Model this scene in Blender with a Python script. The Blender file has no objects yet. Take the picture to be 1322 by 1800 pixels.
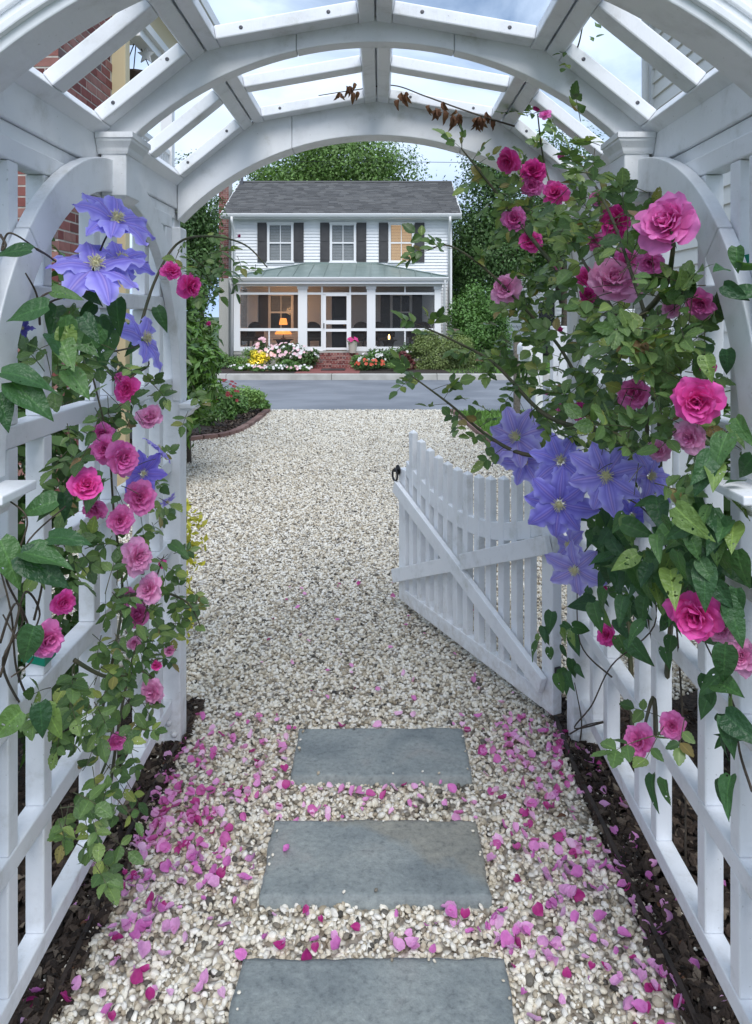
import bpy, bmesh, math, random
import numpy as np
from mathutils import Vector, Matrix, Euler, noise as mnoise

R = math.radians
SC = bpy.context.scene
COL = SC.collection
rng = random.Random(7)
nrg = np.random.default_rng(7)

# ------------------------------------------------------------------ camera, sky, sun, exposure
CAMZ, FPX, PX, PY = 1.53, 1340.0, 668.0, 555.0          # eye height, focal length and principal point (photo pixels)
cam_d = bpy.data.cameras.new('camera'); cam = bpy.data.objects.new('camera', cam_d); COL.objects.link(cam)
cam.location = (0, 0, CAMZ); cam.rotation_euler = (R(90), 0, 0)
cam_d.sensor_fit = 'VERTICAL'; cam_d.sensor_height = 36.0; cam_d.lens = 36.0 * FPX / 1800.0
cam_d.shift_y = -(900 - PY) / 1800.0; cam_d.shift_x = (661 - PX) / 1800.0
cam_d.clip_start = 0.05; cam_d.clip_end = 2000
SC.camera = cam

SUN_EL, SUN_AZ = R(50), R(172)
w = bpy.data.worlds.new('World'); SC.world = w; w.use_nodes = True
nt = w.node_tree; nt.nodes.clear()
def wn(t): return nt.nodes.new(t)
sky = wn('ShaderNodeTexSky'); sky.sky_type = 'NISHITA'; sky.sun_disc = False
sky.sun_elevation = SUN_EL; sky.sun_rotation = SUN_AZ; sky.air_density = 1.0; sky.dust_density = 2.0
tc = wn('ShaderNodeTexCoord'); mp = wn('ShaderNodeMapping'); mp.inputs['Scale'].default_value = (1.0, 1.0, 2.2)
nz = wn('ShaderNodeTexNoise'); nz.inputs['Scale'].default_value = 3.0; nz.inputs['Detail'].default_value = 7; nz.inputs['Roughness'].default_value = 0.55
nz.inputs['Distortion'].default_value = 0.5
nz2 = wn('ShaderNodeTexNoise'); nz2.inputs['Scale'].default_value = 2.2; nz2.inputs['Detail'].default_value = 5
r1 = wn('ShaderNodeValToRGB'); r1.color_ramp.elements[0].position = 0.30; r1.color_ramp.elements[1].position = 0.52
r2 = wn('ShaderNodeValToRGB'); r2.color_ramp.elements[0].position = 0.36; r2.color_ramp.elements[1].position = 0.66
r2.color_ramp.elements[0].color = (3.2, 4.5, 6.8, 1); r2.color_ramp.elements[1].color = (6.4, 7.4, 8.7, 1)
mixw = wn('ShaderNodeMix'); mixw.data_type = 'RGBA'
bg = wn('ShaderNodeBackground'); bg.inputs['Strength'].default_value = 0.095
out = wn('ShaderNodeOutputWorld')
L = nt.links.new
L(tc.outputs['Generated'], mp.inputs['Vector']); L(mp.outputs[0], nz.inputs['Vector']); L(mp.outputs[0], nz2.inputs['Vector'])
L(nz.outputs['Fac'], r1.inputs['Fac']); L(nz2.outputs['Fac'], r2.inputs['Fac'])
L(r1.outputs['Color'], mixw.inputs[0]); L(sky.outputs[0], mixw.inputs[6]); L(r2.outputs['Color'], mixw.inputs[7])
L(mixw.outputs[2], bg.inputs['Color']); L(bg.outputs[0], out.inputs['Surface'])

sd = bpy.data.lights.new('sun', 'SUN'); sd.energy = 1.5; sd.angle = R(38); sd.color = (1.0, 0.985, 0.965)
sun = bpy.data.objects.new('sun', sd); COL.objects.link(sun)
dvec = Vector((math.sin(SUN_AZ) * math.cos(SUN_EL), math.cos(SUN_AZ) * math.cos(SUN_EL), math.sin(SUN_EL)))
sun.rotation_euler = dvec.to_track_quat('Z', 'Y').to_euler(); sun.location = dvec * 30

SC.view_settings.view_transform = 'Standard'; SC.view_settings.look = 'None'
SC.view_settings.exposure = 0.80; SC.view_settings.gamma = 1.0; SC.view_settings.use_curve_mapping = False
SC.render.engine = 'CYCLES'
SC.cycles.use_denoising = True
SC.cycles.max_bounces = 8; SC.cycles.transparent_max_bounces = 16
SC.cycles.caustics_reflective = False; SC.cycles.caustics_refractive = False

# ------------------------------------------------------------------ helpers
def P(px, py, Y):
    """photo pixel at depth Y -> world point"""
    return Vector(((px - PX) * Y / FPX, Y, CAMZ - (py - PY) * Y / FPX))

def tag(o, label=None, cat=None, group=None, kind=None):
    if label: o['label'] = label
    if cat: o['category'] = cat
    if group: o['group'] = group
    if kind: o['kind'] = kind
    return o

def empty(name, loc=(0, 0, 0), label=None, cat=None, group=None, parent=None):
    o = bpy.data.objects.new(name, None); COL.objects.link(o); o.location = loc
    o.empty_display_size = 0.05
    if parent: o.parent = parent; o.matrix_parent_inverse = Matrix.Translation(parent.location).inverted()
    return tag(o, label, cat, group)

def link(name, me, parent=None, mat=None):
    o = bpy.data.objects.new(name, me); COL.objects.link(o)
    if parent is not None:
        o.parent = parent
        o.matrix_parent_inverse = Matrix.Translation(parent.location).inverted() if parent.type == 'EMPTY' and parent.parent is None else Matrix()
    if mat is not None and not me.materials: me.materials.append(mat)
    return o

class MB:
    def __init__(s): s.v = []; s.f = []
    def add(s, vs, fs):
        b = len(s.v); s.v += [tuple(v) for v in vs]; s.f += [tuple(i + b for i in f) for f in fs]; return s
    def box(s, x0, x1, y0, y1, z0, z1):
        if x0 > x1: x0, x1 = x1, x0
        if y0 > y1: y0, y1 = y1, y0
        if z0 > z1: z0, z1 = z1, z0
        return s.add([(x0,y0,z0),(x1,y0,z0),(x1,y1,z0),(x0,y1,z0),(x0,y0,z1),(x1,y0,z1),(x1,y1,z1),(x0,y1,z1)],
                     [(0,3,2,1),(4,5,6,7),(0,1,5,4),(1,2,6,5),(2,3,7,6),(3,0,4,7)])
    def obox(s, o, ax, ay, az, x0, x1, y0, y1, z0, z1):
        """box in a local frame o + ax,ay,az"""
        o, ax, ay, az = Vector(o), Vector(ax), Vector(ay), Vector(az)
        c = [(x0,y0,z0),(x1,y0,z0),(x1,y1,z0),(x0,y1,z0),(x0,y0,z1),(x1,y0,z1),(x1,y1,z1),(x0,y1,z1)]
        fs = [(0,3,2,1),(4,5,6,7),(0,1,5,4),(1,2,6,5),(2,3,7,6),(3,0,4,7)]
        if ax.cross(ay).dot(az) < 0: fs = [f[::-1] for f in fs]
        return s.add([o + ax*a + ay*b + az*d for a, b, d in c], fs)
    def prism(s, poly, axis, a0, a1):
        """poly in the two remaining axes, extruded along axis"""
        n = len(poly)
        def mk(p, a):
            return (a, p[0], p[1]) if axis == 'x' else ((p[0], a, p[1]) if axis == 'y' else (p[0], p[1], a))
        vs = [mk(p, a0) for p in poly] + [mk(p, a1) for p in poly]
        fs = [tuple(range(n))[::-1], tuple(range(n, 2*n))] + [(i, (i+1) % n, n+(i+1) % n, n+i) for i in range(n)]
        return s.add(vs, fs)
    def tube(s, pts, r, n=6, r1=None):
        pts = [Vector(p) for p in pts]; r1 = r if r1 is None else r1; k = len(pts); b = len(s.v)
        up = Vector((0.13, 0.31, 0.94))
        for i, p in enumerate(pts):
            t = (pts[min(i+1, k-1)] - pts[max(i-1, 0)])
            t = t.normalized() if t.length > 1e-9 else Vector((0,0,1))
            a = t.cross(up); a = a.normalized() if a.length > 1e-4 else Vector((1,0,0)); c = t.cross(a)
            q = r + (r1 - r) * i / max(k-1, 1)
            for j in range(n):
                th = 2*math.pi*j/n; s.v.append(tuple(p + a*(q*math.cos(th)) + c*(q*math.sin(th))))
        for i in range(k-1):
            for j in range(n):
                s.f.append((b+i*n+j, b+i*n+(j+1) % n, b+(i+1)*n+(j+1) % n, b+(i+1)*n+j))
        s.f.append(tuple(b+j for j in range(n))[::-1]); s.f.append(tuple(b+(k-1)*n+j for j in range(n)))
        return s
    def lathe(s, c, prof, n=16):
        b = len(s.v); c = Vector(c)
        for r, z in prof:
            for j in range(n):
                th = 2*math.pi*j/n; s.v.append((c.x+r*math.cos(th), c.y+r*math.sin(th), c.z+z))
        for i in range(len(prof)-1):
            for j in range(n):
                s.f.append((b+i*n+j, b+i*n+(j+1) % n, b+(i+1)*n+(j+1) % n, b+(i+1)*n+j))
        s.f.append(tuple(b+j for j in range(n))[::-1]); s.f.append(tuple(b+(len(prof)-1)*n+j for j in range(n)))
        return s
    def mesh(s, name, mat=None, smooth=False):
        me = bpy.data.meshes.new(name); me.from_pydata(s.v, [], s.f); me.update()
        bm = bmesh.new(); bm.from_mesh(me); bmesh.ops.recalc_face_normals(bm, faces=bm.faces); bm.to_mesh(me); bm.free()
        if smooth: me.polygons.foreach_set('use_smooth', [True]*len(me.polygons))
        if mat: me.materials.append(mat)
        return me
    def build(s, name, mat=None, parent=None, bevel=0, smooth=False, seg=2):
        o = link(name, s.mesh(name, mat, smooth), parent)
        if bevel:
            m = o.modifiers.new('bevel', 'BEVEL'); m.width = bevel; m.segments = seg; m.limit_method = 'ANGLE'; m.angle_limit = R(40)
            m.harden_normals = False
        return o

def np_mesh(name, V, F, mat=None, smooth=False, attrs=None):
    """V (n,3), F (m,k) constant k"""
    V = np.asarray(V, dtype=np.float32); F = np.asarray(F, dtype=np.int32); k = F.shape[1]
    me = bpy.data.meshes.new(name)
    me.vertices.add(len(V)); me.vertices.foreach_set('co', V.ravel())
    me.loops.add(F.size); me.loops.foreach_set('vertex_index', F.ravel())
    me.polygons.add(len(F)); me.polygons.foreach_set('loop_start', np.arange(0, F.size, k, dtype=np.int32))
    me.polygons.foreach_set('loop_total', np.full(len(F), k, dtype=np.int32))
    if smooth: me.polygons.foreach_set('use_smooth', np.ones(len(F), dtype=bool))
    me.update(calc_edges=True)
    for an, av in (attrs or {}).items():
        a = me.attributes.new(an, 'FLOAT', 'POINT'); a.data.foreach_set('value', np.asarray(av, dtype=np.float32))
    if mat: me.materials.append(mat)
    return me

def catmull(pts, sub=6):
    pts = [Vector(p) for p in pts]; o = []
    for i in range(len(pts)-1):
        p0, p1, p2, p3 = pts[max(i-1,0)], pts[i], pts[i+1], pts[min(i+2,len(pts)-1)]
        for k in range(sub):
            t = k/sub
            o.append(0.5*((2*p1)+(-p0+p2)*t+(2*p0-5*p1+4*p2-p3)*t*t+(-p0+3*p1-3*p2+p3)*t**3))
    o.append(pts[-1]); return o

# ------------------------------------------------------------------ materials
MATS = {}
def new_mat(name):
    m = bpy.data.materials.new(name); m.use_nodes = True; MATS[name] = m
    t = m.node_tree; b = t.nodes['Principled BSDF']; return m, t, b
def N(t, typ, **kw):
    n = t.nodes.new(typ)
    for k, v in kw.items():
        if hasattr(n, k): setattr(n, k, v)
        else: n.inputs[k.replace('_', ' ')].default_value = v
    return n
def ramp(t, stops):
    n = t.nodes.new('ShaderNodeValToRGB'); e = n.color_ramp.elements
    while len(e) < len(stops): e.new(0.5)
    for i, (p, c) in enumerate(stops): e[i].position = p; e[i].color = (*c, 1)
    return n
def bump(t, b, src, strength, dist):
    n = t.nodes.new('ShaderNodeBump'); n.inputs['Strength'].default_value = strength; n.inputs['Distance'].default_value = dist
    t.links.new(src, n.inputs['Height']); t.links.new(n.outputs[0], b.inputs['Normal']); return n

def mat_noise(name, c1, c2, scale=5, rough=0.6, bscale=None, bstr=0.0, bdist=0.002, detail=5, coord='Object', lo=0.35, hi=0.65, spec=0.5, metal=0):
    m, t, b = new_mat(name)
    co = N(t, 'ShaderNodeTexCoord'); n = N(t, 'ShaderNodeTexNoise', Scale=scale, Detail=detail)
    t.links.new(co.outputs[coord], n.inputs['Vector'])
    r = ramp(t, [(lo, c1), (hi, c2)]); t.links.new(n.outputs['Fac'], r.inputs['Fac']); t.links.new(r.outputs[0], b.inputs['Base Color'])
    b.inputs['Roughness'].default_value = rough; b.inputs['Specular IOR Level'].default_value = spec; b.inputs['Metallic'].default_value = metal
    if bstr:
        n2 = N(t, 'ShaderNodeTexNoise', Scale=bscale or scale*6, Detail=4); t.links.new(co.outputs[coord], n2.inputs['Vector'])
        bump(t, b, n2.outputs['Fac'], bstr, bdist)
    return m

def mat_plain(name, c, rough=0.5, metal=0, emit=None, es=0, spec=0.5):
    m, t, b = new_mat(name); b.inputs['Base Color'].default_value = (*c, 1); b.inputs['Roughness'].default_value = rough; b.inputs['Metallic'].default_value = metal
    b.inputs['Specular IOR Level'].default_value = spec
    if emit: b.inputs['Emission Color'].default_value = (*emit, 1); b.inputs['Emission Strength'].default_value = es
    return m

# painted timber / vinyl with faint dirt stains of their own shape
def mat_paint(name, c, dirt, rough=0.45, amount=0.35):
    m, t, b = new_mat(name); co = N(t, 'ShaderNodeTexCoord')
    n = N(t, 'ShaderNodeTexNoise', Scale=9, Detail=8, Roughness=0.65); t.links.new(co.outputs['Object'], n.inputs['Vector'])
    r = ramp(t, [(0.50, c), (0.60, tuple(a*0.93 for a in c)), (0.78, dirt)]); t.links.new(n.outputs['Fac'], r.inputs['Fac'])
    n3 = N(t, 'ShaderNodeTexNoise', Scale=140, Detail=3); t.links.new(co.outputs['Object'], n3.inputs['Vector'])
    r3 = ramp(t, [(0.70, (1, 1, 1)), (0.76, (0.45, 0.44, 0.40))]); t.links.new(n3.outputs['Fac'], r3.inputs['Fac'])
    mx = N(t, 'ShaderNodeMix', data_type='RGBA', blend_type='MULTIPLY'); mx.inputs[0].default_value = 0.5
    t.links.new(r.outputs[0], mx.inputs[6]); t.links.new(r3.outputs[0], mx.inputs[7]); t.links.new(mx.outputs[2], b.inputs['Base Color'])
    # soil splashed on the foot of the woodwork, and faint green algae
    sz_ = N(t, 'ShaderNodeSeparateXYZ'); t.links.new(co.outputs['Object'], sz_.inputs[0])
    n4 = N(t, 'ShaderNodeTexNoise', Scale=22, Detail=7, Roughness=0.7); t.links.new(co.outputs['Object'], n4.inputs['Vector'])
    ma = N(t, 'ShaderNodeMath', operation='MULTIPLY_ADD'); ma.inputs[1].default_value = -1.3; t.links.new(sz_.outputs['Z'], ma.inputs[0]); t.links.new(n4.outputs['Fac'], ma.inputs[2])
    r4 = ramp(t, [(0.30, (0, 0, 0)), (0.62, (0.55, 0.55, 0.55))]); t.links.new(ma.outputs[0], r4.inputs['Fac'])
    mx4 = N(t, 'ShaderNodeMix', data_type='RGBA'); mx4.inputs[7].default_value = (0.42, 0.37, 0.30, 1); t.links.new(r4.outputs[0], mx4.inputs[0]); t.links.new(mx.outputs[2], mx4.inputs[6])
    n5 = N(t, 'ShaderNodeTexNoise', Scale=4.5, Detail=8, Roughness=0.7); t.links.new(co.outputs['Object'], n5.inputs['Vector'])
    r5 = ramp(t, [(0.58, (0, 0, 0)), (0.72, (0.32, 0.32, 0.32))]); t.links.new(n5.outputs['Fac'], r5.inputs['Fac'])
    mx5 = N(t, 'ShaderNodeMix', data_type='RGBA'); mx5.inputs[7].default_value = (0.55, 0.57, 0.50, 1); t.links.new(r5.outputs[0], mx5.inputs[0]); t.links.new(mx4.outputs[2], mx5.inputs[6]); t.links.new(mx5.outputs[2], b.inputs['Base Color'])
    rgh = ramp(t, [(0.35, (0.32, 0.32, 0.32)), (0.7, (0.6, 0.6, 0.6))]); t.links.new(n5.outputs['Fac'], rgh.inputs['Fac']); t.links.new(rgh.outputs[0], b.inputs['Roughness'])
    n2 = N(t, 'ShaderNodeTexNoise', Scale=55, Detail=7, Roughness=0.65); mpn = N(t, 'ShaderNodeMapping'); mpn.inputs['Scale'].default_value = (1, 0.35, 0.12)
    t.links.new(co.outputs['Object'], mpn.inputs[0]); t.links.new(mpn.outputs[0], n2.inputs['Vector'])
    bump(t, b, n2.outputs['Fac'], 0.42, 0.003)
    return m
M_PAINT = mat_paint('white_paint', (0.835, 0.85, 0.875), (0.58, 0.58, 0.56))
M_TRIM = mat_plain('trim_white', (0.80, 0.80, 0.80), 0.5)
M_SIDING = mat_noise('siding', (0.74, 0.75, 0.77), (0.80, 0.81, 0.82), 3, 0.5)
M_BLACK = mat_plain('black_iron', (0.015, 0.015, 0.017), 0.4, 0.3)
M_SCREW = mat_plain('screw', (0.12, 0.12, 0.13), 0.4, 0.8)

def mat_random(name, stops, rough=0.6, bscale=30, bstr=0.25, bdist=0.003, src='Random', speck=None, spec=0.4):
    """colour picked per object / instance"""
    m, t, b = new_mat(name); oi = N(t, 'ShaderNodeObjectInfo'); r = ramp(t, stops); t.links.new(oi.outputs['Random'], r.inputs['Fac'])
    co = N(t, 'ShaderNodeTexCoord'); n = N(t, 'ShaderNodeTexNoise', Scale=bscale, Detail=4); t.links.new(co.outputs['Object'], n.inputs['Vector'])
    r2 = ramp(t, [(0.3, (0.72, 0.72, 0.70)), (0.65, (1, 1, 1))]); t.links.new(n.outputs['Fac'], r2.inputs['Fac'])
    mx = N(t, 'ShaderNodeMix', data_type='RGBA', blend_type='MULTIPLY'); mx.inputs[0].default_value = 0.8
    t.links.new(r.outputs[0], mx.inputs[6]); t.links.new(r2.outputs[0], mx.inputs[7]); t.links.new(mx.outputs[2], b.inputs['Base Color'])
    b.inputs['Roughness'].default_value = rough; b.inputs['Specular IOR Level'].default_value = spec
    bump(t, b, n.outputs['Fac'], bstr, bdist); return m

PEB = [(0.0, (0.045, 0.042, 0.038)), (0.04, (0.17, 0.155, 0.13)), (0.12, (0.36, 0.30, 0.22)), (0.22, (0.52, 0.46, 0.36)), (0.36, (0.67, 0.60, 0.48)),
       (0.6, (0.80, 0.755, 0.655)), (0.85, (0.86, 0.83, 0.76)), (1.0, (0.74, 0.715, 0.67))]
M_PEBBLE = mat_random('pebble', PEB, 0.55, 0.9, 0.2, 0.1)
M_CHIP = mat_random('bark_chip', [(0, (0.018, 0.012, 0.009)), (0.5, (0.045, 0.03, 0.022)), (0.85, (0.085, 0.06, 0.045)), (1, (0.2, 0.16, 0.12))], 0.85, 2.0, 0.4, 0.1)
M_MULCH = mat_noise('mulch_bed', (0.014, 0.010, 0.008), (0.055, 0.038, 0.028), 60, 0.9, 90, 0.8, 0.01)

def mat_gravelbase():
    m, t, b = new_mat('gravel_base'); co = N(t, 'ShaderNodeTexCoord')
    v = N(t, 'ShaderNodeTexVoronoi', Scale=48); t.links.new(co.outputs['Object'], v.inputs['Vector'])
    sep = N(t, 'ShaderNodeSeparateColor'); t.links.new(v.outputs['Color'], sep.inputs[0])
    r = ramp(t, [(0, (0.16, 0.14, 0.12)), (0.10, (0.42, 0.37, 0.30)), (0.3, (0.64, 0.59, 0.50)), (0.6, (0.77, 0.74, 0.66)), (1, (0.84, 0.82, 0.77))]); t.links.new(sep.outputs[0], r.inputs['Fac'])
    r2 = ramp(t, [(0.0, (1, 1, 1)), (0.55, (0.8, 0.8, 0.8)), (0.85, (0.36, 0.33, 0.30))])
    mu = N(t, 'ShaderNodeMath', operation='MULTIPLY'); mu.inputs[1].default_value = 1.3
    t.links.new(v.outputs['Distance'], mu.inputs[0]); t.links.new(mu.outputs[0], r2.inputs['Fac'])
    mx = N(t, 'ShaderNodeMix', data_type='RGBA', blend_type='MULTIPLY'); mx.inputs[0].default_value = 1
    t.links.new(r.outputs[0], mx.inputs[6]); t.links.new(r2.outputs[0], mx.inputs[7]); t.links.new(mx.outputs[2], b.inputs['Base Color'])
    b.inputs['Roughness'].default_value = 0.7
    iv = N(t, 'ShaderNodeMath', operation='SUBTRACT'); iv.inputs[0].default_value = 1.0; t.links.new(v.outputs['Distance'], iv.inputs[1])
    bump(t, b, iv.outputs[0], 0.9, 0.012); return m
M_GBASE = mat_gravelbase()

def mat_bluestone(stain=False):
    m, t, b = new_mat('bluestone'); co = N(t, 'ShaderNodeTexCoord'); oi = N(t, 'ShaderNodeObjectInfo')
    ad = N(t, 'ShaderNodeVectorMath', operation='ADD'); t.links.new(co.outputs['Object'], ad.inputs[0]); t.links.new(oi.outputs['Location'], ad.inputs[1])
    n = N(t, 'ShaderNodeTexNoise', Scale=4.5, Detail=6, Distortion=0.8); t.links.new(ad.outputs[0], n.inputs['Vector'])
    r = ramp(t, [(0.30, (0.155, 0.178, 0.185)), (0.46, (0.205, 0.23, 0.232)), (0.60, (0.235, 0.258, 0.255)), (0.68, (0.245, 0.255, 0.25)), (0.75, (0.265, 0.26, 0.24))]); t.links.new(n.outputs['Fac'], r.inputs['Fac'])
    n1 = N(t, 'ShaderNodeTexNoise', Scale=70, Detail=8, Roughness=0.7); t.links.new(ad.outputs[0], n1.inputs['Vector'])
    r1 = ramp(t, [(0.28, (0.55, 0.56, 0.58)), (0.45, (0.95, 0.95, 0.95)), (0.72, (1.25, 1.25, 1.22))]); t.links.new(n1.outputs['Fac'], r1.inputs['Fac'])
    mx = N(t, 'ShaderNodeMix', data_type='RGBA', blend_type='MULTIPLY'); mx.inputs[0].default_value = 1
    t.links.new(r.outputs[0], mx.inputs[6]); t.links.new(r1.outputs[0], mx.inputs[7]); t.links.new(mx.outputs[2], b.inputs['Base Color'])
    if stain:      # tan iron stain in one corner of the slab
        sx = N(t, 'ShaderNodeSeparateXYZ'); t.links.new(co.outputs['Object'], sx.inputs[0]); ns = N(t, 'ShaderNodeTexNoise', Scale=9, Detail=5); t.links.new(ad.outputs[0], ns.inputs['Vector'])
        m1 = N(t, 'ShaderNodeMath', operation='MULTIPLY_ADD'); m1.inputs[1].default_value = 2.2; t.links.new(sx.outputs['X'], m1.inputs[0]); t.links.new(ns.outputs['Fac'], m1.inputs[2])
        m3 = N(t, 'ShaderNodeMath', operation='MULTIPLY_ADD'); m3.inputs[1].default_value = 3.6; t.links.new(sx.outputs['Y'], m3.inputs[0]); t.links.new(m1.outputs[0], m3.inputs[2])
        rs = ramp(t, [(0.70, (0, 0, 0)), (0.92, (0.7, 0.7, 0.7))]); t.links.new(m3.outputs[0], rs.inputs['Fac'])
        ms_ = N(t, 'ShaderNodeMix', data_type='RGBA', blend_type='MULTIPLY'); ms_.inputs[7].default_value = (1.14, 0.97, 0.80, 1); t.links.new(rs.outputs[0], ms_.inputs[0]); t.links.new(mx.outputs[2], ms_.inputs[6]); t.links.new(ms_.outputs[2], b.inputs['Base Color'])
    b.inputs['Roughness'].default_value = 0.62
    n2 = N(t, 'ShaderNodeTexNoise', Scale=14, Detail=9, Roughness=0.62, Distortion=0.15); t.links.new(ad.outputs[0], n2.inputs['Vector'])
    bump(t, b, n2.outputs['Fac'], 0.9, 0.012); return m
M_STONE = mat_bluestone(); M_STONE_STAIN = mat_bluestone(True)
M_ASPH = mat_noise('asphalt', (0.15, 0.162, 0.182), (0.225, 0.238, 0.26), 0.8, 0.8, 260, 0.5, 0.004)
M_CONC = mat_noise('concrete', (0.33, 0.32, 0.29), (0.42, 0.41, 0.38), 3, 0.85, 120, 0.3)
M_LAWN = mat_noise('lawn_soil', (0.03, 0.06, 0.015), (0.055, 0.10, 0.028), 8, 0.9, 60, 0.6, 0.02)
M_BRICK = mat_random('brick', [(0, (0.11, 0.035, 0.035)), (0.25, (0.19, 0.055, 0.05)), (0.5, (0.26, 0.09, 0.08)), (0.75, (0.33, 0.17, 0.145)), (0.9, (0.22, 0.10, 0.09)), (1, (0.11, 0.095, 0.10))], 0.85, 14, 0.4, 0.004)
M_MORTAR = mat_noise('mortar', (0.46, 0.43, 0.39), (0.58, 0.55, 0.50), 30, 0.95, 90, 0.5)
M_CREAM = mat_plain('cream_paint', (0.62, 0.52, 0.32), 0.5)

def mat_leaf(name, stops, rough=0.36, island=False, trans=0.25, spec=0.4, holes=False):
    """stops: colour per leaf; attribute lat = distance from the midrib"""
    m, t, b = new_mat(name)
    if island:
        g = N(t, 'ShaderNodeNewGeometry'); src = g.outputs['Random Per Island']
    else:
        g = N(t, 'ShaderNodeObjectInfo'); src = g.outputs['Random']
    r = ramp(t, stops); t.links.new(src, r.inputs['Fac'])
    at = N(t, 'ShaderNodeAttribute', attribute_name='lat'); 
    rr = ramp(t, [(0.0, (1.55, 1.5, 1.35)), (0.10, (1.0, 1.0, 1.0)), (1.0, (0.95, 0.95, 0.95))]); t.links.new(at.outputs['Fac'], rr.inputs['Fac'])
    mx = N(t, 'ShaderNodeMix', data_type='RGBA', blend_type='MULTIPLY'); mx.inputs[0].default_value = 1
    t.links.new(r.outputs[0], mx.inputs[6]); t.links.new(rr.outputs[0], mx.inputs[7])
    t.links.new(mx.outputs[2], b.inputs['Base Color']); b.inputs['Roughness'].default_value = rough; b.inputs['Specular IOR Level'].default_value = spec
    co = N(t, 'ShaderNodeTexCoord'); n = N(t, 'ShaderNodeTexNoise', Scale=7 if not island else 60, Detail=3); t.links.new(co.outputs['Object'], n.inputs['Vector'])
    bump(t, b, n.outputs['Fac'], 0.25, 0.05 if not island else 0.004)
    tr = N(t, 'ShaderNodeBsdfTranslucent'); ms = N(t, 'ShaderNodeMixShader'); ms.inputs[0].default_value = trans
    g2 = N(t, 'ShaderNodeMix', data_type='RGBA', blend_type='MULTIPLY'); g2.inputs[0].default_value = 1; g2.inputs[7].default_value = (1.5, 1.7, 0.6, 1)
    t.links.new(mx.outputs[2], g2.inputs[6]); t.links.new(g2.outputs[2], tr.inputs['Color'])
    o = t.nodes['Material Output']; t.links.new(b.outputs[0], ms.inputs[1]); t.links.new(tr.outputs[0], ms.inputs[2]); t.links.new(ms.outputs[0], o.inputs['Surface'])
    if holes:      # holes eaten by insects, on some of the leaves
        of = N(t, 'ShaderNodeVectorMath', operation='ADD'); t.links.new(co.outputs['Object'], of.inputs[0]); t.links.new(g.outputs['Location'], of.inputs[1])
        hn = N(t, 'ShaderNodeTexNoise', Scale=7.5, Detail=1); t.links.new(of.outputs[0], hn.inputs['Vector'])
        md = N(t, 'ShaderNodeMath', operation='MULTIPLY_ADD'); md.inputs[1].default_value = 0.16; t.links.new(g.outputs['Random'], md.inputs[0]); t.links.new(hn.outputs['Fac'], md.inputs[2])
        gt = N(t, 'ShaderNodeMath', operation='GREATER_THAN'); gt.inputs[1].default_value = 0.835; t.links.new(md.outputs[0], gt.inputs[0])
        tp = N(t, 'ShaderNodeBsdfTransparent'); mh = N(t, 'ShaderNodeMixShader'); t.links.new(gt.outputs[0], mh.inputs[0]); t.links.new(ms.outputs[0], mh.inputs[1]); t.links.new(tp.outputs[0], mh.inputs[2]); t.links.new(mh.outputs[0], o.inputs['Surface'])
    return m
ROSE_G = [(0, (0.05, 0.10, 0.035)), (0.3, (0.085, 0.155, 0.052)), (0.65, (0.13, 0.21, 0.075)), (0.86, (0.175, 0.255, 0.085)), (0.95, (0.27, 0.33, 0.09)), (1, (0.22, 0.13, 0.07))]
CLEM_G = [(0, (0.025, 0.075, 0.03)), (0.5, (0.05, 0.125, 0.046)), (0.86, (0.08, 0.17, 0.056)), (1, (0.18, 0.27, 0.07))]
M_ROSELEAF = mat_leaf('rose_leaf', ROSE_G, holes=True); M_ROSELEAF_I = mat_leaf('rose_leaf_mass', ROSE_G, island=True)
M_CLEMLEAF = mat_leaf('clematis_leaf', CLEM_G, 0.38, holes=True); M_CLEMLEAF_I = mat_leaf('clematis_leaf_mass', CLEM_G, 0.38, island=True)
def foliage(name, c, spread=0.45, rough=0.5, trans=0.2):
    a = tuple(x*(1-spread) for x in c); d = tuple(min(1, x*(1+spread)) for x in c)
    return mat_leaf(name, [(0, a), (0.5, c), (1, d)], rough, True, trans)
M_CANE = mat_noise('rose_cane', (0.045, 0.06, 0.025), (0.09, 0.075, 0.04), 30, 0.6)
M_VINE = mat_noise('vine_stem', (0.035, 0.028, 0.02), (0.08, 0.06, 0.04), 30, 0.7)
M_DRY = mat_leaf('dry_leaf', [(0, (0.10, 0.045, 0.025)), (1, (0.2, 0.10, 0.06))], 0.7, False, 0.15)

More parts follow.
